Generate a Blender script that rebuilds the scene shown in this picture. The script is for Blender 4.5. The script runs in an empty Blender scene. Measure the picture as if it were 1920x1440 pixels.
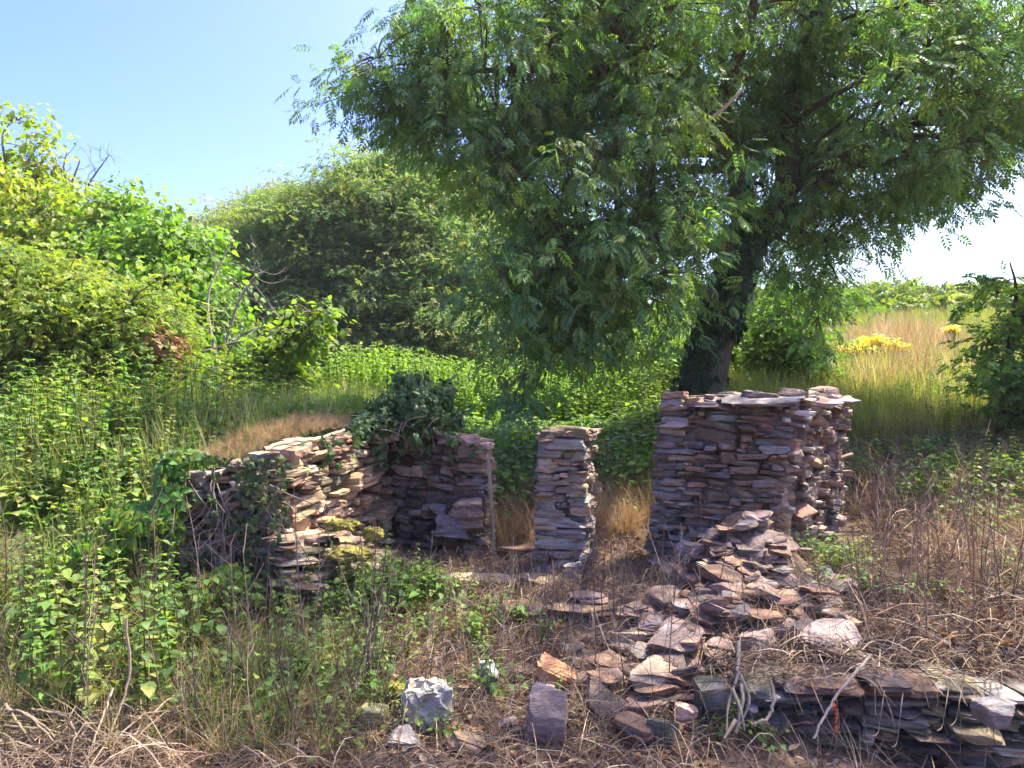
import bpy, math
import numpy as np
from mathutils import Vector

# ------------------------------------------------------------------ camera, sky, sun, exposure
sc = bpy.context.scene
EYE = np.array([0.0, 0.0, 1.75]); F = 1400.0            # focal length in pixels of a 1920 wide picture
cam = bpy.data.objects.new('camera', bpy.data.cameras.new('camera'))
sc.collection.objects.link(cam); sc.camera = cam
cam.location = EYE; cam.rotation_euler = (math.radians(90), 0, 0)
cam.data.sensor_width = 36; cam.data.lens = 36 * F / 1920
cam.data.clip_start = 0.05; cam.data.clip_end = 2000
SUN_AZ, SUN_EL = math.radians(62), math.radians(60)      # azimuth clockwise from the view direction
world = bpy.data.worlds.new('World'); sc.world = world; world.use_nodes = True
wn = world.node_tree; bg = wn.nodes['Background']
sky = wn.nodes.new('ShaderNodeTexSky'); sky.sky_type = 'NISHITA'; sky.sun_disc = False
sky.sun_elevation = SUN_EL; sky.sun_rotation = SUN_AZ
sky.air_density = 1.0; sky.dust_density = 4.0; sky.ozone_density = 4.0
bg.inputs[1].default_value = 0.122
hs_ = wn.nodes.new('ShaderNodeHueSaturation'); hs_.inputs['Saturation'].default_value = 1.36; hs_.inputs['Hue'].default_value = 0.526
wn.links.new(sky.outputs[0], hs_.inputs['Color']); wn.links.new(hs_.outputs[0], bg.inputs[0])
ld = bpy.data.lights.new('sun', 'SUN'); ld.energy = 3.4; ld.angle = math.radians(0.5); ld.color = (1, 0.94, 0.82)
sun = bpy.data.objects.new('sun', ld); sc.collection.objects.link(sun)
SD = Vector((math.sin(SUN_AZ) * math.cos(SUN_EL), math.cos(SUN_AZ) * math.cos(SUN_EL), math.sin(SUN_EL)))
sun.rotation_euler = SD.to_track_quat('Z', 'Y').to_euler(); sun.location = (20, 15, 25)
vs = sc.view_settings
vs.view_transform = 'Standard'; vs.look = 'None'; vs.exposure = 2.22; vs.gamma = 1; vs.use_curve_mapping = False
sc.cycles.max_bounces = 10; sc.cycles.diffuse_bounces = 6; sc.cycles.transmission_bounces = 4
sc.cycles.use_denoising = True

# ------------------------------------------------------------------ helpers
COL = sc.collection
def rng(s): return np.random.default_rng(s)
def P(px, py, D): return np.array([(px - 960) / F * D, D, 1.75 + (720 - py) / F * D])
def nrm(v): return v / np.maximum(np.linalg.norm(v, axis=-1, keepdims=True), 1e-9)

def props(o, label=None, cat=None, group=None, kind=None):
    if label: o['label'] = label
    if cat: o['category'] = cat
    if group: o['group'] = group
    if kind: o['kind'] = kind
    return o
def thing(name, label, cat, loc=(0, 0, 0), group=None):
    o = bpy.data.objects.new(name, None); COL.objects.link(o)
    o.location = [float(v) for v in loc]; o.empty_display_size = 0.2
    return props(o, label, cat, group)

class MB:
    def __init__(s): s.v = []; s.c = []; s.q = []; s.t = []; s.n = 0
    def add(s, V, q=None, t=None, col=(1, 1, 1)):
        V = np.asarray(V, float).reshape(-1, 3); c = np.asarray(col, float)
        if c.ndim == 1: c = np.broadcast_to(c, (len(V), 3))
        s.v.append(V); s.c.append(c)
        if q is not None and len(q): s.q.append(np.asarray(q).reshape(-1, 4) + s.n)
        if t is not None and len(t): s.t.append(np.asarray(t).reshape(-1, 3) + s.n)
        s.n += len(V)
    def build(s, name, mat, parent=None, smooth=False, origin=None):
        V = np.concatenate(s.v); C = np.concatenate(s.c)
        q = np.concatenate(s.q) if s.q else np.zeros((0, 4), int)
        t = np.concatenate(s.t) if s.t else np.zeros((0, 3), int)
        off = np.zeros(3)
        if parent is not None: off = np.array(parent.matrix_world.translation if parent.parent else parent.location)
        elif origin is not None: off = np.asarray(origin, float)
        me = bpy.data.meshes.new(name)
        me.vertices.add(len(V)); me.vertices.foreach_set('co', (V - off).astype(np.float32).ravel())
        nl = len(q) * 4 + len(t) * 3
        me.loops.add(nl); me.loops.foreach_set('vertex_index', np.concatenate([q.ravel(), t.ravel()]).astype(np.int32))
        me.polygons.add(len(q) + len(t))
        st = np.concatenate([np.arange(len(q)) * 4, len(q) * 4 + np.arange(len(t)) * 3]).astype(np.int32)
        me.polygons.foreach_set('loop_start', st)
        me.polygons.foreach_set('use_smooth', np.full(len(st), smooth, bool))
        a = me.attributes.new('tint', 'FLOAT_COLOR', 'POINT')
        a.data.foreach_set('color', np.concatenate([C, np.ones((len(C), 1))], 1).astype(np.float32).ravel())
        me.update(calc_edges=True); me.materials.append(mat)
        o = bpy.data.objects.new(name, me); COL.objects.link(o)
        if parent is not None: o.parent = parent
        elif origin is not None: o.location = [float(v) for v in off]
        return o

def tubes(mb, paths, radii, sides=4, col=(1, 1, 1)):
    """paths (N,K,3), radii (N,K)"""
    paths = np.asarray(paths, float)
    if paths.ndim == 2: paths = paths[None]
    N, K, _ = paths.shape
    radii = np.broadcast_to(np.asarray(radii, float), (N, K))
    T = nrm(np.gradient(paths, axis=1))
    ref = np.where(np.abs(T[:, :1, 2:3]) > 0.8, np.array([[[1., 0, 0]]]), np.array([[[0, 0, 1.]]]))
    A = nrm(np.cross(T, np.broadcast_to(ref, T.shape))); B = np.cross(T, A)
    an = np.arange(sides) * 2 * np.pi / sides
    V = paths[:, :, None] + radii[:, :, None, None] * (np.cos(an)[:, None] * A[:, :, None] + np.sin(an)[:, None] * B[:, :, None])
    idx = np.arange(N * K * sides).reshape(N, K, sides)
    a = idx[:, :-1]; b = idx[:, 1:]
    q = np.stack([a, np.roll(a, -1, 2), np.roll(b, -1, 2), b], -1).reshape(-1, 4)
    c = np.asarray(col, float)
    if c.ndim == 2: c = np.repeat(c, K * sides, 0)
    mb.add(V, q=q, col=c)

def tip_fix(r): return np.maximum(r, 1e-4)
def bez(p0, p1, p2, k):
    t = np.linspace(0, 1, k)[None, :, None]
    return (1 - t) ** 2 * p0[:, None] + 2 * t * (1 - t) * p1[:, None] + t ** 2 * p2[:, None]

def smooth_path(pts, k):
    """Catmull-Rom through rows of pts (any columns)"""
    p = np.asarray(pts, float); n = len(p)
    pp = np.concatenate([[2 * p[0] - p[1]], p, [2 * p[-1] - p[-2]]])
    u = np.linspace(0, n - 1 - 1e-6, k); i = u.astype(int); t = (u - i)[:, None]
    a, b, c, d = pp[i], pp[i + 1], pp[i + 2], pp[i + 3]
    return 0.5 * (2 * b + (c - a) * t + (2 * a - 5 * b + 4 * c - d) * t ** 2 + (3 * b - a - 3 * c + d) * t ** 3)

def frames(d, n):
    """matrices whose columns are right, forward d, normal"""
    d = nrm(d); r = nrm(np.cross(d, n)); u = np.cross(r, d)
    return np.stack([r, d, u], -1)
def inst(mb, tpl, M, T, S=1.0, col=(1, 1, 1)):
    V, q, t, c = tpl; N = len(T); n = len(V)
    S = np.broadcast_to(np.asarray(S, float), (N,))
    W = np.einsum('nij,kj->nki', M, V) * S[:, None, None] + np.asarray(T)[:, None]
    base = (np.arange(N) * n)[:, None, None]
    col = np.asarray(col, float)
    if col.ndim == 1: col = np.broadcast_to(col, (N, 3))
    C = (col[:, None] * c[None]).reshape(-1, 3)
    mb.add(W, q=(q[None] + base).reshape(-1, 4) if len(q) else None,
           t=(t[None] + base).reshape(-1, 3) if len(t) else None, col=C)
def tpl_of(mb):
    return (np.concatenate(mb.v), np.concatenate(mb.q) if mb.q else np.zeros((0, 4), int),
            np.concatenate(mb.t) if mb.t else np.zeros((0, 3), int), np.concatenate(mb.c))
def zrot(a, tilt=None, r=None):
    N = len(a); M = np.zeros((N, 3, 3)); c, s = np.cos(a), np.sin(a)
    M[:, 0, 0] = c; M[:, 0, 1] = -s; M[:, 1, 0] = s; M[:, 1, 1] = c; M[:, 2, 2] = 1
    if tilt is not None:
        b = r.uniform(0, 6.28, N); up = nrm(np.stack([np.cos(b) * tilt, np.sin(b) * tilt, np.ones(N)], -1))
        x = nrm(np.cross(M[:, :, 1], up)); y = np.cross(up, x); M = np.stack([x, y, up], -1)
    return M
E4 = np.zeros((0, 4), int); E3 = np.zeros((0, 3), int)
def leaf_rhomb(w=.3, fold=.07, droop=-.08):
    V = np.array([(0, 0, 0), (w, .42, fold), (0, 1, droop), (-w, .42, fold)], float)
    return (V, np.array([[0, 1, 2, 3]]), E3, np.ones((4, 3)))
def leaf_ovate(w=.34, fold=.05, droop=-.12, base=.75):
    V = np.array([(0, 0, 0), (0, .5, 0), (0, 1, droop), (w * base, .16, fold), (w, .42, fold), (w * .5, .78, fold * .3 + droop * .5),
                  (-w * base, .16, fold), (-w, .42, fold), (-w * .5, .78, fold * .3 + droop * .5)], float)
    return (V, np.array([[0, 3, 4, 1], [1, 4, 5, 2], [1, 7, 6, 0], [2, 8, 7, 1]]), E3, np.ones((9, 3)))
def leaf_heart():
    V = np.array([(0, 0, 0), (0, .5, -.02), (0, 1, -.15), (.25, -.18, .03), (.46, .15, .06), (.3, .6, .02),
                  (-.25, -.18, .03), (-.46, .15, .06), (-.3, .6, .02)], float)
    return (V, np.array([[0, 3, 4, 1], [1, 4, 5, 2], [1, 7, 6, 0], [2, 8, 7, 1]]), E3, np.ones((9, 3)))
def leaf_ivy():
    a = np.radians([-90, -50, -20, 5, 30, 60, 90, 120, 150, 175, 200, 230]); rr = np.array([.1, .45, .3, .55, .33, .45, .8, .45, .33, .55, .3, .45])
    V = np.stack([np.cos(a) * rr, np.sin(a) * rr + .3, .05 * np.cos(3 * a) - .1 * rr ** 2], -1)
    V = np.concatenate([[[0, .3, 0.05]], V]); n = 12
    return (V, E4, np.array([[0, 1 + i, 1 + (i + 1) % n] for i in range(n)]), np.ones((n + 1, 3)))
def leaf_ash(pairs=4, seed=0):
    r = rng(seed); mb = MB(); lf = leaf_rhomb(.19, .04, -.06)
    ys = np.linspace(.22, .84, pairs); T = []; d = []; S = []
    for y in ys:
        for s in (-1, 1):
            T.append((s * .01, y, -.12 * y * y)); d.append((s * .85, .62 + r.uniform(-.1, .15), -.28 + r.uniform(-.15, .1))); S.append(.40 * (1 - .35 * abs(y - .55)))
    T.append((0, .9, -.1)); d.append((0, 1, -.35)); S.append(.42)
    T = np.array(T); d = np.array(d); S = np.array(S)
    inst(mb, lf, frames(d, np.array([[0, 0, 1.]]) + r.normal(0, .18, (len(T), 3))), T, S, r.uniform(.85, 1.12, (len(T), 1)) * np.ones((1, 3)))
    t = np.linspace(0, .92, 4); tubes(mb, np.stack([t * 0, t, -.12 * t * t], -1), np.array([[.009, .008, .007, .004]]), 3, (.9, .9, .7))
    return tpl_of(mb)
def leaf_spray(n=9, seed=0, w=.36, pl=.9):
    """a flat twig of alternate leaves, unit length"""
    r = rng(seed); mb = MB(); lf = leaf_rhomb(w, .06, -.06)
    y = np.linspace(.08, .92, n); s = np.where(np.arange(n) % 2, 1., -1.)
    T = np.stack([s * .015, y, -.15 * y * y], -1)
    d = np.stack([s * r.uniform(.7, 1.1, n), np.full(n, .7), r.uniform(-.45, .1, n)], -1)
    inst(mb, lf, frames(d, np.array([[0, 0, 1.]]) + r.normal(0, .25, (n, 3))), T, r.uniform(.3, .44, n), r.uniform(.85, 1.15, (n, 1)) * np.ones((1, 3)))
    return tpl_of(mb)

# ------------------------------------------------------------------ materials
def new_mat(name):
    m = bpy.data.materials.new(name); m.use_nodes = True
    nt = m.node_tree; b = nt.nodes['Principled BSDF']
    a = nt.nodes.new('ShaderNodeAttribute'); a.attribute_name = 'tint'
    return m, nt, b, a
def nd(nt, t, **k):
    n = nt.nodes.new(t)
    for a, v in k.items(): setattr(n, a, v)
    return n
def noise(nt, scale, detail=4, rough=.6, vec=None):
    n = nd(nt, 'ShaderNodeTexNoise'); n.inputs['Scale'].default_value = scale; n.inputs['Detail'].default_value = detail
    n.inputs['Roughness'].default_value = rough
    if vec: nt.links.new(vec, n.inputs['Vector'])
    return n
def maprange(nt, src, a, b, c, d):
    n = nd(nt, 'ShaderNodeMapRange'); nt.links.new(src, n.inputs[0])
    for i, v in enumerate((a, b, c, d)): n.inputs[i + 1].default_value = v
    return n.outputs[0]
def mixc(nt, f, a, b, mode='MIX'):
    n = nd(nt, 'ShaderNodeMix', data_type='RGBA', blend_type=mode)
    for sock, v in ((n.inputs[0], f), (n.inputs[6], a), (n.inputs[7], b)):
        if isinstance(v, (int, float)): sock.default_value = v
        elif isinstance(v, tuple): sock.default_value = (*v, 1)
        else: nt.links.new(v, sock)
    return n.outputs[2]
def leaf_material(name, gloss=.5, spec=.28, trans=.5, tcol=(1.25, 1.35, .45)):
    m, nt, b, a = new_mat(name)
    b.inputs['Roughness'].default_value = gloss; b.inputs['Specular IOR Level'].default_value = spec
    geo = nd(nt, 'ShaderNodeNewGeometry')
    nz = noise(nt, 9, 2, .6, geo.outputs['Position'])
    c = mixc(nt, 1.0, a.outputs['Color'], maprange(nt, nz.outputs[0], .3, .7, .8, 1.2), 'MULTIPLY')
    nt.links.new(c, b.inputs['Base Color'])
    tr = nd(nt, 'ShaderNodeBsdfTranslucent')
    nt.links.new(mixc(nt, 1.0, c, tcol, 'MULTIPLY'), tr.inputs[0])
    mx = nd(nt, 'ShaderNodeMixShader'); mx.inputs[0].default_value = trans
    nt.links.new(b.outputs[0], mx.inputs[1]); nt.links.new(tr.outputs[0], mx.inputs[2])
    nt.links.new(mx.outputs[0], nt.nodes['Material Output'].inputs[0])
    return m
def stone_material(name):
    m, nt, b, a = new_mat(name)
    geo = nd(nt, 'ShaderNodeNewGeometry'); mp = nd(nt, 'ShaderNodeMapping'); mp.inputs['Scale'].default_value = (1, 1, 5)
    nt.links.new(geo.outputs['Position'], mp.inputs[0])
    n1 = noise(nt, 9, 8, .72, mp.outputs[0]); n2 = noise(nt, 38, 5, .7, geo.outputs['Position']); n3 = noise(nt, 13, 3, .6, geo.outputs['Position'])
    n4 = noise(nt, 4.2, 3, .6, geo.outputs['Position'])
    c = mixc(nt, 1.0, a.outputs['Color'], maprange(nt, n1.outputs[0], .3, .7, .45, 1.6), 'MULTIPLY')
    c = mixc(nt, maprange(nt, n2.outputs[0], .58, .72, 0, .45), c, (.42, .40, .37))           # pale lichen flecks
    c = mixc(nt, maprange(nt, n3.outputs[0], .54, .7, 0, .7), c, (.27, .175, .11))            # rusty earth
    c = mixc(nt, maprange(nt, n4.outputs[0], .58, .72, 0, .6), c, (.34, .33, .34))            # weathered bloom
    nt.links.new(c, b.inputs['Base Color']); b.inputs['Roughness'].default_value = .8; b.inputs['Specular IOR Level'].default_value = .3
    bp = nd(nt, 'ShaderNodeBump'); bp.inputs['Strength'].default_value = .9; bp.inputs['Distance'].default_value = .02
    n5 = noise(nt, 70, 4, .7, mp.outputs[0]); ad = nd(nt, 'ShaderNodeMath', operation='MULTIPLY_ADD'); nt.links.new(n5.outputs[0], ad.inputs[0]); ad.inputs[1].default_value = .35; nt.links.new(n1.outputs[0], ad.inputs[2])
    nt.links.new(ad.outputs[0], bp.inputs['Height']); nt.links.new(bp.outputs[0], b.inputs['Normal'])
    return m
def plain_material(name, scale=14, lo=.65, hi=1.35, bump=.5, dist=.02, stretch=(1, 1, 1), rough=.9):
    m, nt, b, a = new_mat(name)
    geo = nd(nt, 'ShaderNodeNewGeometry'); mp = nd(nt, 'ShaderNodeMapping'); mp.inputs['Scale'].default_value = stretch
    nt.links.new(geo.outputs['Position'], mp.inputs[0])
    n1 = noise(nt, scale, 6, .7, mp.outputs[0])
    nt.links.new(mixc(nt, 1.0, a.outputs['Color'], maprange(nt, n1.outputs[0], .3, .7, lo, hi), 'MULTIPLY'), b.inputs['Base Color'])
    b.inputs['Roughness'].default_value = rough; b.inputs['Specular IOR Level'].default_value = .2
    bp = nd(nt, 'ShaderNodeBump'); bp.inputs['Strength'].default_value = bump; bp.inputs['Distance'].default_value = dist
    nt.links.new(n1.outputs[0], bp.inputs['Height']); nt.links.new(bp.outputs[0], b.inputs['Normal'])
    return m
LEAF = leaf_material('broad_leaf'); IVYM = leaf_material('ivy_leaf', .48, .22, .25, (1, 1.2, .5))
DRY = leaf_material('dry_leaf', .8, .1, .3, (1.1, 1, .8))
STONE = stone_material('slate_rubble'); BARK = plain_material('bark', 10, .5, 1.5, 1, .04, (3, 3, .7))
TWIG = plain_material('twig', 20, .7, 1.3, .3); SOIL = plain_material('soil_and_litter', 16, .4, 1.6, 1, .05)
MORTAR = plain_material('earth_mortar', 24, .4, 1.6, 1, .04)

# ------------------------------------------------------------------ ground
XS = np.array([-12, -6, -3, -1.95, -1.2, 0, 1.2, 2, 3, 5, 9, 16.])
YS = np.array([-4, 2, 3.4, 3.72, 3.88, 4.2, 5, 5.6, 6.3, 7, 8, 10, 14, 20, 30, 60, 150, 400.])
ZT = np.array([
 [0, 0, .10, .12, .16, .25, .45, .60, .80, 1.0, 1.15, 1.3, 1.4, 1.5, 2.0, 4, 8, 10],
 [0, 0, .05, .07, .10, .20, .40, .55, .75, .95, 1.10, 1.2, 1.25, 1.3, 1.6, 3, 6, 8],
 [0, 0, .0, .02, .04, .10, .28, .50, .80, 1.0, 1.12, 1.2, 1.25, 1.3, 1.5, 3, 6, 8],
 [0, 0, .0, .01, .02, .06, .18, .30, .85, 1.1, 1.18, 1.2, 1.22, 1.3, 1.5, 3, 6, 8],
 [0, 0, .0, .01, .02, .04, .12, .20, .20, .22, .85, .95, 1.0, 1.2, 1.6, 3, 6, 8],
 [0, 0, .0, .01, .02, .06, .19, .22, .24, .36, .58, .74, .95, 1.35, 1.9, 3, 6, 8],
 [0, 0, -.02, .05, .10, .16, .26, .28, .30, .42, .62, .80, 1.05, 1.6, 2.5, 4, 7, 9],
 [0, 0, -.10, -.02, .34, .36, .36, .36, .38, .50, .72, 1.0, 1.4, 2.1, 3.0, 5, 8, 10],
 [0, 0, -.10, -.02, .36, .40, .44, .48, .56, .68, .86, 1.2, 1.85, 2.6, 3.6, 6, 9, 11],
 [0, 0, -.10, -.05, .30, .40, .48, .56, .68, .80, .95, 1.25, 1.95, 2.8, 4.0, 7, 10, 12],
 [0, 0, -.10, -.05, .25, .36, .50, .60, .72, .85, 1.0, 1.3, 2.0, 2.95, 4.2, 7, 11, 13],
 [0, 0, -.10, -.05, .2, .36, .50, .60, .72, .85, 1.0, 1.3, 2.1, 3.1, 4.4, 8, 12, 14.]])
def ground_z(x, y, rough=True):
    x = np.asarray(x, float); y = np.asarray(y, float)
    i = np.clip(np.searchsorted(XS, x) - 1, 0, len(XS) - 2); j = np.clip(np.searchsorted(YS, y) - 1, 0, len(YS) - 2)
    u = np.clip((x - XS[i]) / (XS[i + 1] - XS[i]), 0, 1); v = np.clip((y - YS[j]) / (YS[j + 1] - YS[j]), 0, 1)
    z = (ZT[i, j] * (1 - u) * (1 - v) + ZT[i + 1, j] * u * (1 - v) + ZT[i, j + 1] * (1 - u) * v + ZT[i + 1, j + 1] * u * v)
    z = z + .50 * np.exp(-((x - 1.62) / .40) ** 2 - ((y - 5.36) / .34) ** 2) + .16 * np.exp(-((x - 1.3 - (y - 4.6) * .45) / .3) ** 2 - ((y - 4.65) / .4) ** 2)
    if rough:
        z = z + .025 * np.sin(2.9 * x + 1.3 * y) * np.sin(2.3 * y - 1.1 * x + 2) + .014 * np.sin(8.1 * x - 3 * y) * np.sin(7.3 * y + 2.2 * x)
        z = z + .012 * np.sin(17 * x + 5 * y + 1) * np.sin(19 * y - 6 * x)
    return z
def G(px, py, up=0.0):
    """where the sight line through a pixel meets the ground"""
    d = np.array([(px - 960) / F, 1.0, (720 - py) / F]); t = np.arange(2.2, 60, .01)
    pts = EYE + t[:, None] * d; h = pts[:, 2] - ground_z(pts[:, 0], pts[:, 1]) - up
    k = np.argmax(h < 0); k = k if h.min() < 0 else len(t) - 1
    return pts[k]
def ax(lo, hi, step, far):
    a = np.arange(lo, hi, step); g = step * 1.22 ** np.arange(1, 60); o = np.cumsum(g)
    l = lo - o; h = hi + o
    return np.concatenate([l[l > -far][::-1], a, h[h < far]])
gx = ax(-7, 7.5, .09, 420); gy = ax(2.4, 12.5, .09, 420)
GX, GY = np.meshgrid(gx, gy); GZ = ground_z(GX, GY)
r = rng(1)
near = (GX > -7) & (GX < 8) & (GY < 13); GZ = GZ + np.where(near, r.normal(0, .008, GX.shape), 0)
green = np.clip((GY - 9.5) / 3, 0, 1) + np.clip((-2.1 - GX) / 1.2, 0, 1) * np.clip((GY - 3.5) / 3, 0, 1); green = np.clip(green, 0, 1)[..., None]
bare = np.array([.16, .105, .07]); grassc = np.array([.08, .10, .03])
mb = MB(); n, m_ = GX.shape; idx = np.arange(n * m_).reshape(n, m_)
mb.add(np.stack([GX, GY, GZ], -1), q=np.stack([idx[:-1, :-1], idx[:-1, 1:], idx[1:, 1:], idx[1:, :-1]], -1), col=(bare * (1 - green) + grassc * green).reshape(-1, 3))
props(mb.build('ground', SOIL, smooth=True), kind='structure')

# ------------------------------------------------------------------ stones
def cube_tpl(n):
    key = {}; V = []; Q = []
    def vid(p):
        k = tuple(np.round(p, 5))
        if k not in key: key[k] = len(V); V.append(p)
        return key[k]
    g = np.linspace(-1, 1, n + 1)
    for axis in range(3):
        for s in (-1, 1):
            for i in range(n):
                for j in range(n):
                    cs = [(g[i], g[j]), (g[i + 1], g[j]), (g[i + 1], g[j + 1]), (g[i], g[j + 1])]
                    if s < 0: cs = cs[::-1]
                    ids = []
                    for a, b in cs:
                        p = np.zeros(3); p[axis] = s; p[(axis + 1) % 3] = a; p[(axis + 2) % 3] = b; ids.append(vid(p))
                    Q.append(ids)
    return np.array(V), np.array(Q)
CUBE = {n: cube_tpl(n) for n in (4, 5, 6, 8, 9)}
def rock(L, W, H, r, cuts=6, lam=0.06, boxy=24, n=6, rough=.022, wall=False):
    """a broken slab: block, random fracture planes, ragged lamination on its edges"""
    CV, CF = CUBE[n]
    p = CV / (np.sum(np.abs(CV) ** boxy, 1, keepdims=True) ** (1 / boxy))
    if wall:
        for a in (45, 135, 225, 315):
            if r.random() < .6:
                a_ = np.radians(a + r.normal(0, 16)); v = np.array([np.cos(a_), np.sin(a_), r.normal(0, .3)]); v /= np.linalg.norm(v)
                p = p - np.maximum(0, p @ v - r.uniform(.85, 1.3))[:, None] * v
        for sx in (-1, 1):
            v = np.array([sx, r.normal(0, .25), r.normal(0, .35)]); v /= np.linalg.norm(v); p = p - np.maximum(0, p @ v - r.uniform(.85, 1.15))[:, None] * v
    else:
        a0 = r.uniform(0, 6.28)
        for i in range(cuts):
            a = a0 + (i + r.uniform(-.35, .35)) * 6.28 / cuts; v = np.array([np.cos(a), np.sin(a), r.normal(0, .35)]); v /= np.linalg.norm(v)
            p = p - np.maximum(0, p @ v - r.uniform(.62, 1.05))[:, None] * v
    tw = .07 if wall else .2
    for _ in range(4):
        v = np.array([r.normal(0, tw), r.normal(0, .28), r.choice([-1, 1])]); v /= np.linalg.norm(v)
        p = p - np.maximum(0, p @ v - r.uniform(.86 if wall else .7, 1.0))[:, None] * v
    if lam:
        lay = np.floor((CV[:, 2] + 1) * n / 2 + .5).astype(int); off = r.normal(0, lam, n + 2)
        p[:, :2] *= (1 + off[lay])[:, None]
        p[:, :2] += r.normal(0, lam * .5, (n + 2, 2))[lay]
    f = r.uniform(2, 5, (3, 3)); ph = r.uniform(0, 6, 3)
    p = p + rough * np.sin(p @ f + ph) + r.normal(0, rough * .8, p.shape)
    return p * np.array([L, W, H]) / 2, CF
PAL = {'purple': (.27, .205, .185), 'red': (.33, .205, .15), 'blue': (.25, .23, .235), 'tan': (.36, .27, .19), 'dark': (.15, .12, .115), 'pale': (.45, .40, .36),
       'pink': (.38, .27, .24), 'lilac': (.28, .215, .215), 'olive': (.21, .19, .13), 'cream': (.50, .40, .32), 'orange': (.5, .25, .11), 'white': (.58, .56, .54), 'brown': (.2, .13, .1), 'green': (.15, .16, .125)}
def pick(r, names, w=None, j=.24):
    c = np.array(PAL[r.choice(names, p=w)]) * (.93, .86, .71) * (.5 if r.random() < .12 else 1); return np.clip(c * (1 + r.normal(0, j)) * (1 + r.normal(0, .04, 3)), .02, .8)

def masonry(mb, quad, top, r, names, w, hs=(.03, .085), ratio=(2, 5.5), depth=.22, prot=.022, fade=None, gapf=1.0, maxL=.4, tilt=.05, holes=(), bw=.12):
    """rubble coursing packed over a face. quad = bottom-left, bottom-right, top-left, top-right; top(u) = height fraction there"""
    bl, br, tl, tr = [np.asarray(v, float) for v in quad]
    Wd = (np.linalg.norm(br - bl) + np.linalg.norm(tr - tl)) / 2; Ht = (np.linalg.norm(tl - bl) + np.linalg.norm(tr - br)) / 2
    nb = max(8, int(Wd / .02)); sky_ = np.zeros(nb); us = (np.arange(nb) + .5) / nb; lim = np.array([top(u) for u in us]) * Ht
    for _ in range(4000):
        cand = np.where(sky_ < lim - .012)[0]
        if not len(cand): break
        i = cand[np.argmin(sky_[cand])]; z0 = sky_[i]
        h = hs[0] + (hs[1] - hs[0]) * r.random() ** 1.7; h *= 1.7 if r.random() < .06 else 1; L = min(h * r.uniform(*ratio), maxL)
        a = b = i
        while a > 0 and sky_[a - 1] < z0 + .014: a -= 1
        while b < nb - 1 and sky_[b + 1] < z0 + .014: b += 1
        run = (b - a + 1); k = max(2, int(L / .02))
        if run - k < 3: k = run
        k = min(k, run)
        s0 = a if r.random() < .5 else b - k + 1
        if k <= 3: h = min(h, .05)
        zb = sky_[s0:s0 + k].max(); sky_[s0:s0 + k] = zb + h
        u = (s0 + k / 2) / nb; v = (zb + h / 2) / Ht; Lr = k / nb * Wd
        p = bl * (1 - u) * (1 - v) + br * u * (1 - v) + tl * (1 - u) * v + tr * u * v
        ex = nrm((br - bl) * (1 - v) + (tr - tl) * v); ez = nrm((tl - bl) * (1 - u) + (tr - br) * u); ey = np.cross(ez, ex)   # ey points into the wall
        if any(abs(u - hu) < ru and abs(v - hv) < rv for hu, hv, ru, rv in holes): continue
        V, Fq = rock(Lr * gapf * r.uniform(.98, 1.08), depth, h * r.uniform(.95, 1.1), r, lam=.025, n=5, wall=True)
        a_ = r.normal(0, tilt); b_ = r.normal(0, bw)
        Rz = np.array([[np.cos(b_), -np.sin(b_), 0], [np.sin(b_), np.cos(b_), 0], [0, 0, 1]]); Rt = np.array([[np.cos(a_), 0, -np.sin(a_)], [0, 1, 0], [np.sin(a_), 0, np.cos(a_)]])
        V = V @ Rz.T @ Rt.T
        off = r.normal(0, prot) + depth / 2 - .01
        pos = p + ey * off
        nm, ww = (names, w) if fade is None else fade(u, v)
        mb.add(pos + V[:, :1] * ex + V[:, 1:2] * ey + V[:, 2:] * ez, q=Fq, col=pick(r, nm, ww))
def prism(mb, ring_b, ring_t, col, r, jit=.015, nseg=6, nz=6):
    """rough block (wall core) between two rings"""
    ring_b = np.asarray(ring_b, float); ring_t = np.asarray(ring_t, float); k = len(ring_b)
    def dens(ring): return np.concatenate([ring[i] + (ring[(i + 1) % k] - ring[i]) * np.linspace(0, 1, nseg, endpoint=False)[:, None] for i in range(k)])
    A, B = dens(ring_b), dens(ring_t); m = len(A)
    V = np.concatenate([A + (B - A) * t + r.normal(0, jit, A.shape) for t in np.linspace(0, 1, nz)])
    idx = np.arange(nz * m).reshape(nz, m); a = idx[:-1]; b = idx[1:]
    q = np.stack([a, np.roll(a, -1, 1), np.roll(b, -1, 1), b], -1).reshape(-1, 4)
    c = len(V); V = np.concatenate([V, [B.mean(0)]]); t = np.stack([idx[-1], np.roll(idx[-1], -1), np.full(m, c)], -1)
    mb.add(V, q=q, t=t, col=col)
def toplay(mb, ring, z, r, n, names, w, size=(.1, .28), th=(.02, .06)):
    """loose courses on the top of a wall"""
    ring = np.asarray(ring, float); o, ex, ey = ring[0], ring[1] - ring[0], ring[3] - ring[0]
    for _ in range(n):
        u, v = r.random(2); p = o + ex * u + ey * v
        V, Fq = rock(r.uniform(*size), r.uniform(*size) * .8, r.uniform(*th), r, n=4)
        a = r.uniform(0, 6.28); ca, sa = np.cos(a), np.sin(a)
        V = V @ np.array([[ca, sa, 0], [-sa, ca, 0], [0, 0, 1]]) + [p[0], p[1], z(u, v) + r.uniform(-.01, .02)]
        mb.add(V, q=Fq, col=pick(r, names, w))

def lift(p, z): return np.array([p[0], p[1], z])
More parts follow.
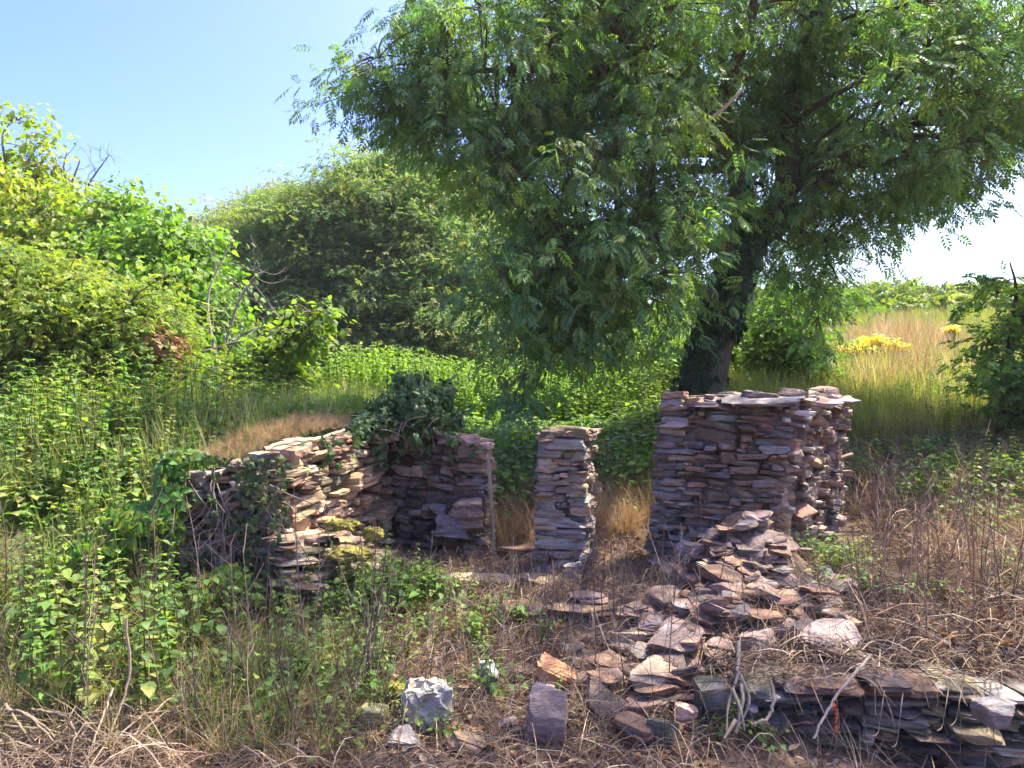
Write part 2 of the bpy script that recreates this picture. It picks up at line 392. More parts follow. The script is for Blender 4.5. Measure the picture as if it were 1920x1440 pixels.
# --- broad pier on the right
def wall_pier():
    r = rng(11)
    t = thing('stone_pier', 'broad ruined slate pier with a flat slab top and a ragged broken right side', 'stone pier', (1.9, 6.2, .25))
    A, B, Cc, Dd = P(1216, 1075, 6.0), P(1425, 1115, 5.45), P(1575, 1050, 6.2), None
    At, Bt, Ct = P(1238, 745, 6.05), P(1500, 752, 5.6), P(1584, 748, 6.35)
    zb, zt = .2, 1.66
    A, B, Cc = lift(A, zb), lift(B, zb), lift(Cc, zb + .1); At, Bt, Ct = lift(At, zt), lift(Bt, zt - .02), lift(Ct, zt)
    Db, Dt = A + (Cc - B) * .95, At + (Ct - Bt) * 1.2
    def topf(u): return .87 if u < .1 else (.93 if u < .17 else 1.0)
    def mixf(u, v):
        if u < .28: return ['blue', 'purple', 'dark', 'pale', 'red'], [.5, .2, .12, .08, .1]
        if v > .7: return ['purple', 'blue', 'brown', 'tan', 'dark'], [.4, .2, .18, .1, .12]
        return ['red', 'purple', 'tan', 'brown', 'pink'], [.3, .32, .12, .16, .1]
    m = MB(); masonry(m, (A, B, At, Bt), topf, r, None, None, hs=(.013, .07), ratio=(2, 7), prot=.028, fade=mixf, tilt=.07, holes=((.62, .52, .05, .035), (.5, .3, .02, .03), (.8, .82, .03, .02)))
    m.build('front_face', STONE, t)
    m = MB()
    masonry(m, (B, Cc, Bt, Ct), lambda u: 1.0, r, ['purple', 'red', 'tan', 'pink', 'dark', 'pale'], [.32, .2, .12, .12, .14, .1], hs=(.02, .085), ratio=(.8, 2.6), prot=.05, maxL=.15, tilt=.3, bw=.5)
    m.build('broken_side', STONE, t)
    m = MB(); masonry(m, (Cc, Db, Ct, Dt), lambda u: .97, r, ['purple', 'blue', 'dark'], None, prot=.03)
    masonry(m, (Db, A, Dt, At), lambda u: .93, r, ['purple', 'blue', 'dark'], None, prot=.03)
    m.build('rear_face', STONE, t)
    m = MB(); c_b = (A + B + Cc + Db) / 4; c_t = (At + Bt + Ct + Dt) / 4
    prism(m, [c_b + (q - c_b) * .92 for q in (A, B, Cc, Db)], [lift(c_t + (q - c_t) * .9, zt - .1) for q in (At, Bt, Ct, Dt)], (.2, .145, .115), r, .02, 10, 14)
    m.build('core', MORTAR, t)
    m = MB(); toplay(m, [At + (.12, .05, 0), Bt, Ct, Dt], lambda u, v: zt - .03 - (.1 if u < .1 else 0), r, 60, ['purple', 'blue', 'dark', 'pale'], [.4, .3, .2, .1])
    m.build('top_course', STONE, t)
    for (px, py, D, L, W, H, c, az) in [(1435, 752, 5.68, .62, .34, .075, 'blue', -.45), (1535, 755, 5.8, .32, .22, .045, 'pink', -.2), (1320, 752, 5.95, .34, .3, .05, 'purple', -.4), (1565, 750, 6.2, .34, .25, .05, 'blue', .3), (1268, 793, 5.95, .22, .2, .05, 'pink', -.5)]:
        m = MB(); V, Fq = rock(L, W, H, r, cuts=7, n=6); V = V @ np.array([[1, 0, 0], [0, .98, -.17], [0, .17, .98]]).T @ np.diag([1, 1, 1.]); ca, sa = np.cos(az), np.sin(az)
        m.add(V @ np.array([[ca, sa, 0], [-sa, ca, 0], [0, 0, 1]]) + P(px, py, D), q=Fq, col=np.array(PAL[c]) * (.82, .76, .68))
        m.build('cap_slab', STONE, t)
wall_pier()
# --- narrow pillar
def wall_pillar():
    r = rng(12); t = thing('stone_pillar', 'narrow free-standing slate pillar with a worn rounded top', 'stone pillar', (.38, 5.9, .22))
    zb, zt = .18, 1.36
    A, B = lift(P(999, 0, 5.8), zb), lift(P(1102, 0, 5.75), zb); At, Bt = lift(P(1010, 0, 5.85), zt), lift(P(1098, 0, 5.8), zt)
    bk = np.array([.1, .42, 0]); m = MB()
    f = lambda u, v: (['blue', 'purple', 'dark', 'pale'], [.5, .25, .15, .1]) if v < .6 else (['purple', 'red', 'blue', 'tan'], [.45, .2, .2, .15])
    masonry(m, (A, B, At, Bt), lambda u: 1 - .05 * (u > .85), r, None, None, hs=(.018, .1), ratio=(1.8, 6), fade=f, prot=.022, depth=.2, tilt=.06)
    m.build('front_face', STONE, t)
    m = MB(); masonry(m, (B, B + bk, Bt, Bt + bk), lambda u: .98, r, ['purple', 'blue', 'tan'], None, depth=.16)
    masonry(m, (A + bk, A, At + bk, At), lambda u: .98, r, ['purple', 'blue', 'tan'], None, depth=.16); m.build('side_face', STONE, t)
    m = MB(); masonry(m, (B + bk, A + bk, Bt + bk, At + bk), lambda u: .98, r, ['purple', 'blue'], None, depth=.16); m.build('rear_face', STONE, t)
    m = MB(); toplay(m, [At, Bt, Bt + bk, At + bk], lambda u, v: zt - .01, r, 16, ['red', 'purple', 'tan'], None, (.1, .2)); m.build('top_course', STONE, t)
    m = MB(); c_b = (A + B + bk) - (A + B) / 2 - bk / 2; c_t = lift(c_b, zt)
    prism(m, [c_b + (q - c_b) * .75 for q in (A, B, B + bk, A + bk)], [lift(c_t + (q - c_t) * .75, zt - .06) for q in (At, Bt, Bt + bk, At + bk)], (.13, .1, .08), r); m.build('core', MORTAR, t)
    m = MB(); V, Fq = rock(.13, .12, .16, r, n=6); m.add(V + P(1072, 1072, 5.62), q=Fq, col=(.3, .28, .25)); m.build('mortar_lump', STONE, t)
wall_pillar()
# --- corner wall on the left: inner side wall running back, return wall facing the camera
def wall_corner():
    r = rng(13); t = thing('ruined_wall', 'ruined L-shaped slate wall with grass on its sloping top and a mossy tumbled foot', 'stone wall', (-1.4, 6.4, .2))
    S0, S1, S2 = P(515, 0, 5.25), P(735, 0, 6.95), P(908, 0, 6.5); E0 = P(340, 0, 5.3)
    zs0, zs1, zs2 = 1.27, 1.46, 1.25; zb = .12
    lo = lambda p: lift(p, zb)
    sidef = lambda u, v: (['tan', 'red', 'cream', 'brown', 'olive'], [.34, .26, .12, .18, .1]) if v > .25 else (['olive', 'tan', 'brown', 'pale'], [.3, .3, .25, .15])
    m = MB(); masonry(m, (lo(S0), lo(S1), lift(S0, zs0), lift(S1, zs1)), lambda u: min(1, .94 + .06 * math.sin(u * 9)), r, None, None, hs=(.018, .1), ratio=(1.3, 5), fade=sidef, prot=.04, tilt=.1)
    m.build('side_face', STONE, t)
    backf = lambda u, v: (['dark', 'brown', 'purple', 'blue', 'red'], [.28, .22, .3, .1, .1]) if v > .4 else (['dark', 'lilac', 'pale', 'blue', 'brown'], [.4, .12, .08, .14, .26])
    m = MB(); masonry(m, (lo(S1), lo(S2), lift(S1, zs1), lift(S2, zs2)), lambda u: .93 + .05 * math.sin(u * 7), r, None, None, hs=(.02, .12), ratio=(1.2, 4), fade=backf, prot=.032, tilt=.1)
    m.build('return_face', STONE, t)
    bk = np.array([.03, .42, 0])
    m = MB(); masonry(m, (lo(S2), lo(S2) + bk, lift(S2, zs2), lift(S2, zs2) + bk), lambda u: .95, r, ['brown', 'purple', 'dark'], None)
    masonry(m, (lo(S2) + bk, lo(S1) + bk + (-.5, .2, 0), lift(S2, zs2) + bk, lift(S1, zs1) + bk + (-.5, .2, 0)), lambda u: .93, r, ['brown', 'purple', 'dark'], None)
    m.build('outer_face', STONE, t)
    m = MB(); masonry(m, (lo(E0), lo(S0), lift(E0, 1.18), lift(S0, zs0)), lambda u: .9 + .08 * u, r, ['dark', 'pale', 'brown', 'blue'], [.3, .3, .2, .2], hs=(.03, .09), ratio=(1.5, 4)); m.build('end_face', STONE, t)
    m = MB(); ins = np.array([-.08, .02, 0])
    W = [S0 + (-.07, .1, 0), S1 + (-.09, .1, 0), S1 + (-.52, .3, 0), E0 + (.02, .12, 0)]
    prism(m, [lo(p) for p in W], [lift(W[0], zs0 - .1), lift(W[1], zs1 - .1), lift(W[2], zs1 - .12), lift(W[3], 1.1)], (.1, .075, .06), r)
    W = [S1 + (-.06, .1, 0), S2 + (-.05, .1, 0), S2 + bk * .8 + (-.05, 0, 0), S1 + bk * .8 + (-.1, 0, 0)]
    prism(m, [lo(p) for p in W], [lift(W[0], zs1 - .1), lift(W[1], zs2 - .1), lift(W[2], zs2 - .1), lift(W[3], zs1 - .1)], (.1, .075, .06), r)
    m.build('core', MORTAR, t)
    m = MB(); toplay(m, [lift(S1, 0), lift(S2, 0), lift(S2, 0) + bk, lift(S1, 0) + bk], lambda u, v: (zs1 - .09) * (1 - u) + (zs2 - .05) * u, r, 40, ['purple', 'brown', 'dark', 'tan'], None, (.1, .24), (.03, .08))
    V, Fq = rock(.17, .14, .12, r); m.add(V + P(882, 826, 6.5), q=Fq, col=PAL['red']); V, Fq = rock(.14, .14, .1, r); m.add(V + P(735, 818, 6.75), q=Fq, col=PAL['tan'])
    m.build('top_course', STONE, t)
    # tumbled foot spreading into the room
    m = MB()
    for _ in range(110):
        u = r.random() ** 1.2; px = 545 + u * 150; q = S0 + (S1 - S0) * (u * .75); out = r.uniform(0, .34) * (1 - u * .5)
        x, y = q[0] + out + .02, q[1] - .1 + out * -.5; hgt = .55 * (1 - u * .75) * (1 - out / .45) * r.uniform(.6, 1)
        V, Fq = rock(r.uniform(.12, .32), r.uniform(.1, .22), r.uniform(.02, .07), r, n=4); a = r.normal(.3, .5); ca, sa = np.cos(a), np.sin(a)
        V = V @ np.array([[ca, sa, 0], [-sa, ca, 0], [0, 0, 1]]) @ np.array([[1, 0, r.normal(0, .2)], [0, 1, r.normal(0, .2)], [0, 0, 1]]).T
        m.add(V + [x, y, ground_z(x, y) + hgt], q=Fq, col=pick(r, ['tan', 'olive', 'brown', 'red', 'pale'], [.35, .25, .2, .1, .1]))
    m.build('tumbled_foot', STONE, t)
    m = MB(); V, Fq = rock(.032, .05, .9, r, cuts=2, lam=.02, n=6)
    m.add(V @ np.array([[1, 0, 0], [0, 1, 0], [-.06, 0, 1]]) + [S2[0] + .06, S2[1] - .03, .72], q=Fq, col=(.34, .26, .17)); m.build('timber_jamb', TWIG, t)
wall_corner()
# --- low retaining wall at the bottom right
def wall_low():
    r = rng(14); t = thing('retaining_wall', 'low dry-laid retaining wall of long thin grey slates holding back the brown bank', 'stone wall', (2.3, 3.6, -.15))
    xs = np.array([1.16, 1.7, 2.5, 3.6]); ys = np.array([3.72, 3.62, 3.52, 3.45]); zt = np.array([.24, .31, .26, .18])
    names, w = ['olive', 'dark', 'blue', 'brown', 'pale'], [.22, .44, .08, .22, .04]
    m = MB(); c = MB()
    for i in range(3):
        b0, b1 = np.array([xs[i], ys[i], -.2]), np.array([xs[i + 1], ys[i + 1], -.2])
        masonry(m, (b0, b1, lift(b0, zt[i]), lift(b1, zt[i + 1])), lambda u: 1.0, r, names, w, hs=(.014, .05), ratio=(3, 12), depth=.3, prot=.05, maxL=.45, tilt=.11)
        bb = [b0 + (0, .09, 0), b1 + (0, .09, 0), b1 + (0, .3, 0), b0 + (0, .3, 0)]
        prism(c, bb, [lift(q, z - .05) for q, z in zip(bb, (zt[i], zt[i + 1], zt[i + 1], zt[i]))], (.07, .055, .045), r, .01)
    m.build('slate_face', STONE, t); c.build('core', MORTAR, t)
wall_low()
# --- floor ledges
def ledge(name, label, pts, z, names, seed, n, th=(.03, .06)):
    r = rng(seed); pts = np.asarray(pts, float); t = thing(name, label, 'stone step', (*pts.mean(0), z - .1)); m = MB()
    for layer in range(2):
        u = 0
        while u < 1:
            L = r.uniform(.18, .5); tot = np.linalg.norm(np.diff(pts, axis=0), axis=1).sum()
            s = (u + L / 2 / tot) * (len(pts) - 1); i = min(int(s), len(pts) - 2); q = pts[i] + (pts[i + 1] - pts[i]) * (s - i)
            d = pts[i + 1] - pts[i]; a = math.atan2(d[1], d[0]) + r.normal(0, .06); ca, sa = math.cos(a), math.sin(a)
            V, Fq = rock(L * 1.02, r.uniform(.22, .32), r.uniform(*th), r, cuts=5)
            V = V @ np.array([[ca, sa, 0], [-sa, ca, 0], [0, 0, 1]]) + [q[0], q[1] + .04 * layer + r.normal(0, .015), z - layer * .055 + r.normal(0, .005)]
            m.add(V, q=Fq, col=pick(r, names)); u += L / tot
    m.build('tread', STONE, t)
ledge('stone_step', 'long flat slate step along the front edge of the ruined floor', [(-1.15, 5.75), (-.5, 5.68), (.12, 5.62)], .27, ['olive', 'brown', 'dark', 'tan'], 21, 5)
ledge('stone_step', 'lower overhanging slate ledge with a dark hollow beneath it', [(-.1, 5.0), (.55, 4.95), (1.1, 4.8)], .26, ['brown', 'dark', 'tan', 'purple'], 22, 5)

# --- loose stones, each one a thing
def loose(px, py, w, h, col, label, name='loose_stone', cat='stone', depth=None, yaw=0., roll=0., pitch=0., lam=.05, cuts=6, boxy=24, up=0., group=None, seed=0, D=None, n=8, rough=.02, hole=False):
    """a stone seen w x h pixels (of 1920) big, resting where the sight line through its foot meets the ground"""
    r = rng(seed + int(px) * 7 + int(py)); g = G(px, py + h * .45) if D is None else P(px, py, D)
    Dg = g[1]; L, H = w / F * Dg, h / F * Dg; Wd = depth if depth else L * .75
    m = MB(); V, Fq = rock(L, Wd, H, r, cuts=cuts, lam=lam, boxy=boxy, n=n, rough=rough)
    if hole:
        for hx, hz, hr, hd in ((.05, .12, .2, .3), (-.2, -.2, .13, .1), (.3, -.15, .14, .12), (-.25, .3, .12, .1)):
            k = np.exp(-(((V[:, 0] / L - hx) / hr) ** 2 + ((V[:, 2] / H - hz) / hr) ** 2)) * (V[:, 1] < 0); V[:, 1] += k * hd * Wd
    cy, sy, cr, sr, cp, sp = math.cos(yaw), math.sin(yaw), math.cos(roll), math.sin(roll), math.cos(pitch), math.sin(pitch)
    Rx = np.array([[1, 0, 0], [0, cp, -sp], [0, sp, cp]]); Ry = np.array([[cr, 0, -sr], [0, 1, 0], [sr, 0, cr]]); Rz = np.array([[cy, -sy, 0], [sy, cy, 0], [0, 0, 1]])
    V = V @ (Rz @ Ry @ Rx).T
    o = g + (0, Wd * .25, 0) if D is None else g
    z = -V[:, 2].min() * .8 + up if D is None else 0
    m.add(V + o + (0, 0, z), q=Fq, col=np.array(PAL[col]) * (.76, .68, .57) * (1 + r.normal(0, .12)) if isinstance(col, str) else col)
    return props(m.build(name, STONE, origin=o), label, cat, group)
loose(1270, 1225, 105, 40, 'lilac', 'lilac-purple slate slab with a wavy top lying on the rubble slope', pitch=.5, depth=.28, up=.04)
loose(1562, 1228, 118, 34, (.44, .32, .25), 'pale cream-pink slab tilted on top of the low retaining wall', pitch=.6, depth=.24, roll=-.12, up=.05, cuts=7)
loose(1236, 1288, 112, 40, 'cream', 'whitish angular slab below the lilac slate', pitch=.3, roll=-.15, depth=.25, up=.03)
loose(1198, 1330, 88, 22, 'pink', 'thin pink slab under the whitish slab', roll=.18, depth=.2)
loose(1288, 1348, 52, 48, (.5, .3, .2), 'small orange-pink chunk in front of the mossy green block')
loose(1245, 1370, 60, 60, 'green', 'green-grey mossy block with a crumbling face beside orange-pink chunk', lam=.02)
loose(1340, 1255+60, 62, 85, 'green', 'dark green mossy block standing beside the pale ivy roots', lam=.02, depth=.2)
loose(800, 1328, 92, 98, (.40, .37, .29), 'white pitted lump of old mortar with a dark hole', 'mortar_lump', 'mortar', lam=0, cuts=0, boxy=3, n=9, rough=.075, hole=True)
loose(917, 1278, 36, 68, (.24, .25, .23), 'narrow upright grey stone behind the white pitted lump', lam=.02, depth=.1)
loose(1030, 1338, 84, 128, (.22, .16, .14), 'tall purple stone standing upright in the dry stems', lam=0, depth=.16, up=-.03, roll=-.08, boxy=6, cuts=4)
loose(1042, 1268, 84, 52, (.55, .27, .12), 'bright orange broken stone leaning behind the tall purple stone', roll=-.5, D=4.12, depth=.1, cuts=5)
loose(756, 1392, 72, 32, (.3, .26, .22), 'pale flat stone half buried at the foot of the white lump', pitch=.2)
loose(700, 1345, 60, 50, (.30, .27, .12), 'yellow-green mossy stone beside the white pitted lump', lam=.02, boxy=4)
loose(875, 1400, 70, 28, 'tan', 'splintered tan block lying in the dry twigs', roll=-.35)
loose(975, 1262, 60, 22, 'brown', 'flat brown slate beside the narrow upright grey stone', roll=-.15)
loose(870, 1300, 40, 30, 'brown', 'small brown stone between the pitted lump and narrow grey stone')
loose(1418, 1135, 46, 66, 'red', 'upright reddish tablet-shaped stone leaning on the rubble under the pier', depth=.08, lam=.02, D=4.95)
loose(1462, 1142, 32, 40, 'brown', 'squat brown block beside the upright reddish tablet', D=4.95)
loose(1480, 1082, 110, 34, 'tan', 'tan slab jutting from the pier foot with dry grass on top', D=5.1, roll=-.02, depth=.3, yaw=.3)
loose(1520, 1110, 118, 30, (.26, .2, .14), 'long dark-edged slab jutting out at the lower right of the pier', D=5.0, roll=-.1, depth=.3)
loose(1310, 1052, 92, 84, (.27, .2, .17), 'large brown block at the pier foot', D=5.45, depth=.3, cuts=10)
loose(1300, 1030, 34, 30, 'lilac', 'small lilac stone perched on the large brown block', D=5.25, depth=.1)
loose(1372, 1032, 70, 40, 'olive', 'olive-grey wedge stone beside the small lilac stone', D=5.35, roll=.2)
loose(1420, 1030, 40, 66, (.32, .24, .2), 'tall pinkish-grey leaning stone next to the olive wedge', D=5.3, roll=.25, depth=.1)
loose(1345, 1100, 105, 26, 'dark', 'dark thin slab tilted under the large brown block', roll=.25, D=5.1, depth=.25)
loose(1320, 1122, 78, 18, 'brown', 'reddish brown flat slab below the dark tilted slab', D=5.0, depth=.2)
loose(1395, 1082, 50, 36, 'red', 'red-purple stone stack in the centre of the pier foot', D=5.2)
loose(1210, 1160, 80, 24, 'purple', 'purple slab with a grey edge at the top of the rubble slope', up=.04)
loose(1240, 1185, 80, 22, 'lilac', 'purple flat slab stacked just above the large lilac slate', up=.05, roll=-.1)
loose(1180, 1205, 66, 40, (.36, .29, .2), 'tan block sealing the end of the dark hollow', up=.0)
loose(1420, 1218, 76, 54, (.24, .18, .15), 'rounded brown-grey block beside the ivy stem', up=.02)
loose(1590, 1180, 52, 58, (.34, .22, .12), 'orange-brown block behind the pale cream-pink slab', roll=-.4)
loose(1720, 1285, 74, 30, (.24, .23, .2), 'flat grey slate on the crest of the low wall', D=3.72, depth=.25)
loose(1862, 1335, 70, 48, (.17, .145, .13), 'round-shouldered grey block in the low wall at the far end', D=3.4, depth=.14, lam=.02, boxy=5)
loose(1105, 1135, 66, 14, 'lilac', 'thin pale purple slate on the lower ledge', up=.05)
loose(970, 1035, 76, 20, 'brown', 'flat brown slate on the floor between wall and pillar')
loose(900, 1020, 40, 20, 'pink', 'small pinkish stone at the foot of the timber jamb')
loose(880, 965, 66, 60, 'purple', 'large purple-black block in the lower end of the return wall', D=6.42, depth=.25)
loose(848, 985, 60, 50, (.17, .14, .135), 'grey-lilac block in the lower courses of the return wall', D=6.45, depth=.25)
loose(1460, 1275, 40, 26, 'lilac', 'lilac slate piece tucked under the cream-pink slab', D=3.85)
loose(1520, 1300, 46, 26, (.28, .22, .24), 'dull mauve triangular slate above the retaining wall face', D=3.75)
r = rng(31); k = 0
WORD = {'purple': 'dull purple', 'lilac': 'pale lilac', 'brown': 'dark brown', 'red': 'reddish', 'pink': 'pinkish', 'dark': 'blackish', 'tan': 'tan', 'blue': 'blue-grey', 'pale': 'pale grey'}
spots = []
while len(spots) < 285:
    t_ = r.random(); cx, cy = 1400 + (1190 - 1400) * t_ + r.normal(0, 62 + 30 * t_), 1045 + 275 * t_ + r.normal(0, 34)
    if r.random() < .22: cx, cy = r.uniform(1380, 1590), r.uniform(1075, 1200)
    if r.random() < .2: cx, cy = r.normal(1395, 48), r.uniform(985, 1075)
    if 1000 < cx < 1640 and 970 < cy < 1420: spots.append((cx, cy))
for cx, cy in spots:
    sz = r.uniform(20, 84) * (.75 + .25 * (cy > 1100)); c = r.choice(['purple', 'lilac', 'brown', 'red', 'pink', 'dark', 'tan', 'blue'], p=[.28, .09, .19, .17, .06, .12, .05, .04])
    loose(cx, cy, sz, sz * r.uniform(.12, .34), c, f'{WORD[c]} slate fragment in the heap of rubble spilling down from the broad pier', 'slate_fragment', 'slate', roll=r.normal(0, .2), pitch=r.normal(.18, .25), yaw=r.uniform(-.9, .9), up=r.uniform(-.01, .07), group=f'{WORD[c]} slate fragments below the pier', n=5)
for _ in range(40):
    cx, cy = r.uniform(640, 1150), r.uniform(1020, 1400)
    sz = r.uniform(16, 46); c = r.choice(['purple', 'brown', 'tan', 'dark', 'pale'])
    loose(cx, cy, sz, sz * r.uniform(.2, .5), c, f'small {WORD[c]} stone scattered in the dry litter in front of the narrow pillar', 'slate_fragment', 'slate', roll=r.normal(0, .2), yaw=r.uniform(-.7, .7), group=f'{WORD[c]} stones scattered in the litter', n=4)

# ------------------------------------------------------------------ trees
def blob_pts(blobs, n, r, shell=.45):
    w = np.array([b[2] * b[1][0] * b[1][1] * b[1][2] for b in blobs]); k = r.choice(len(blobs), n, p=w / w.sum())
    c = np.array([b[0] for b in blobs])[k]; R = np.array([b[1] for b in blobs])[k]
    d = nrm(r.normal(0, 1, (n, 3))); u = r.random((n, 1)) ** (1 / 3) ; u = shell + (1 - shell) * u
    return c + R * d * u, k
def bl(px, py, D, rx, ry, rz, w=1.): return (P(px, py, D), (rx, ry, rz), w)
def tree(name, label, cat, base, limbs, blobs, seed, nb, nc, nl, tpls, size, pal, bough_r=.5, clus_r=.22, flat=.6, droop=.4, barkc=(.07, .06, .045), group=None, mat=None, tw=.012, wood=True, hang=0., tilt=.45, crown='crown', shell=.45):
    r = rng(seed); base = np.asarray(base, float); t = thing(name, label, cat, base, group)
    m = MB(); pts = []; 
    for lm in limbs:
        q = smooth_path(lm, max(10, len(lm) * 5)); tubes(m, q[:, :3], q[None, :, 3], 8 if q[0, 3] > .06 else 5, barkc); pts.append(q)
    pts = np.concatenate(pts)
    B, kb = blob_pts(blobs, nb, r, shell)
    # boughs grow from the nearest limb that lies below or inside
    d = np.linalg.norm(B[:, None] - pts[None, :, :3], axis=2) + 1.2 * np.maximum(0, pts[None, :, 2] - B[:, None, 2] - .1)
    a = d.argmin(1); S = pts[a, :3]; mid = S * .45 + B * .55 + np.stack([r.normal(0, .12, nb), r.normal(0, .12, nb), .12 * np.linalg.norm(B - S, axis=1)], -1)
    k = 7; path = bez(S, mid, B, k); rad = np.linspace(1, .35, k)[None] * np.clip(pts[a, 3] * .5, .008, .05)[:, None]
    if wood: tubes(m, path, rad, 4, barkc)
    ci = np.repeat(np.arange(nb), nc); C = B[ci] + r.normal(0, 1, (len(ci), 3)) * np.array([1, 1, flat]) * bough_r
    C[:, 2] -= hang * np.abs(r.normal(0, 1, len(ci)))
    if wood:
        St = path[ci, k - 2]; md = (St + C) / 2 + np.stack([r.normal(0, .05, len(ci)), r.normal(0, .05, len(ci)), np.full(len(ci), .1)], -1)
        tubes(m, bez(St, md, C, 4), np.array([[1, .8, .6, .3]]) * tw, 3, np.array(barkc) * 1.3)
    m.build('trunk', BARK, t, True)
    li = np.repeat(np.arange(len(C)), nl); N = len(li)
    off = r.normal(0, 1, (N, 3)) * np.array([1, 1, flat]) * clus_r; T = C[li] + off
    dr = nrm(off * np.array([1, 1, .4]) + r.normal(0, .35, (N, 3)) * clus_r * 2) + np.array([0, 0, -droop])
    nv = np.array([[0, 0, 1.]]) + r.normal(0, tilt, (N, 3))
    pal = np.asarray(pal, float); pw = r.random(len(C)); 
    ii = np.clip((pw * (len(pal) - 1)), 0, len(pal) - 1.001); i0 = ii.astype(int); f = (ii - i0)[:, None]; cc = pal[i0] * (1 - f) + pal[i0 + 1] * f
    col = cc[li] * r.uniform(.75, 1.25, (N, 1)) * (1 + r.normal(0, .06, (N, 3)))
    m = MB(); w = r.integers(0, len(tpls), N)
    for j, tp in enumerate(tpls):
        s = w == j; inst(m, tp, frames(dr[s], nv[s]), T[s], size * r.uniform(.6, 1.35, s.sum()), np.clip(col[s], .005, 1))
    m.build(crown, mat or LEAF, t)
    return t
ASHL = [leaf_ash(4, 1), leaf_ash(5, 2), leaf_ash(4, 3)]
SPR = [leaf_spray(9, 1), leaf_spray(11, 2), leaf_spray(8, 3, .3)]
SPRB = [leaf_spray(6, 6, .4), leaf_spray(7, 7, .36)]
SPRF = [leaf_spray(10, 4, .4), leaf_spray(8, 5, .42)]
OV = [leaf_ovate(), leaf_ovate(.4, .07, -.2), leaf_ovate(.3, .03, -.1)]
RH = [leaf_rhomb(.34), leaf_rhomb(.28, .1, -.15)]
def limb(*pts): return np.array([[*P(a, b, D), rr] for a, b, D, rr in pts])

gz = ground_z(2.55, 10)
ASH_LIMBS = [
 limb((1290, 860, 10, .44), (1318, 720, 10, .31), (1350, 600, 9.95, .26), (1387, 480, 9.9, .23), (1412, 415, 9.9, .2)),
 limb((1400, 440, 9.9, .2), (1385, 330, 9.9, .15), (1330, 200, 9.8, .13), (1270, 60, 9.8, .1), (1240, -150, 9.8, .08), (1220, -420, 9.8, .03)),
 limb((1412, 430, 9.9, .2), (1470, 370, 9.9, .17), (1480, 240, 10, .15), (1510, 90, 10, .13), (1560, -60, 10.1, .1), (1580, -350, 10.1, .04)),
 limb((1395, 350, 9.9, .12), (1310, 190, 9.4, .11), (1230, 130, 9, .09), (1120, 130, 8.7, .06), (960, 130, 8.6, .04), (830, 135, 8.6, .018), (760, 120, 8.6, .012), (700, 135, 8.6, .008), (660, 130, 8.6, .005)),
 limb((1240, 140, 9.0, .07), (1160, 60, 8.6, .06), (1110, -10, 8.4, .05), (1050, -120, 8.2, .03)),
 limb((1500, 110, 10, .09), (1570, 70, 10, .07), (1690, 40, 10, .05), (1850, -20, 9.8, .03), (2050, -60, 9.6, .02)),
 limb((1475, 300, 9.95, .1), (1600, 260, 10.2, .07), (1750, 220, 10.4, .05), (1920, 160, 10.4, .02)),
 limb((1380, 480, 9.9, .12), (1300, 440, 9.3, .08), (1180, 440, 8.7, .05), (1050, 480, 8.3, .03), (980, 560, 8.2, .015)),
 limb((1360, 560, 9.9, .08), (1270, 540, 9.2, .05), (1180, 560, 8.6, .03), (1120, 620, 8.5, .012)),
 limb((1420, 420, 9.9, .1), (1480, 420, 10.3, .06), (1540, 470, 10.5, .03), (1570, 520, 10.5, .012)),
 limb((1340, 220, 9.8, .1), (1400, 60, 9.2, .07), (1450, -150, 8.4, .05), (1500, -400, 7.4, .03)),
 np.array([[4.1, 10.05, 6.9, .1], [4.2, 8.6, 7.2, .07], [3.9, 7.0, 7.0, .05], [3.4, 5.4, 6.7, .02]]),  # unseen overhead bough, added to shade the foreground
]
ASH_BLOBS = [bl(1100, 330, 9.2, 1.35, 1.8, 1.25), bl(960, 130, 9.0, 1.05, 1.5, 1.0), bl(1330, 60, 10.2, 2.2, 1.2, 1.4, .8), bl(1180, 30, 9.2, .9, 1.3, .7), bl(1640, 210, 9.8, 1.5, 1.8, 1.3),
  bl(1015, 555, 8.4, .55, .8, .8, 1.3), bl(1150, 480, 8.7, .9, 1.0, .75, 1.2), bl(1510, 430, 10.5, .62, 1.2, .75), bl(1850, 90, 9.6, 1.3, 1.5, 1.3, .8), bl(1320, 300, 10.2, 1.0, .6, .8, .35),
  bl(860, 30, 9, .6, 1, .5), bl(945, 680, 8.2, .18, .3, .35, 1.0), bl(1085, 610, 8.4, .5, .6, .22, 1.2), bl(1290, 230, 9.0, .9, .6, .8, .8), bl(1480, 300, 9.3, .6, .5, .6, .7), bl(705, 135, 8.6, .26, .35, .17, 14), bl(785, 205, 8.7, .35, .45, .22, 9),
  bl(1520, 580, 10.6, .3, .5, .35, 1), bl(1400, -180, 9.8, 2.2, 2.2, 1.0, .2), (np.array([3.4, 5.9, 6.7]), (2.4, 1.6, .7), .3)]  # last blob: out-of-view foliage of the added bough, shading the foreground
ash = tree('ash_tree', 'large spreading ash tree with drooping leaflets leaning over the ruin', 'tree', P(1302, 860, 10) * [1, 1, 0] + [0, 0, gz], ASH_LIMBS, ASH_BLOBS, 41,
  450, 7, 11, ASHL, .175, [(.105, .215, .105), (.135, .25, .09), (.21, .3, .065), (.105, .205, .11), (.21, .3, .075)], bough_r=.28, clus_r=.13, flat=.7, droop=.75, barkc=(.10, .08, .055), hang=.15, tilt=.4)

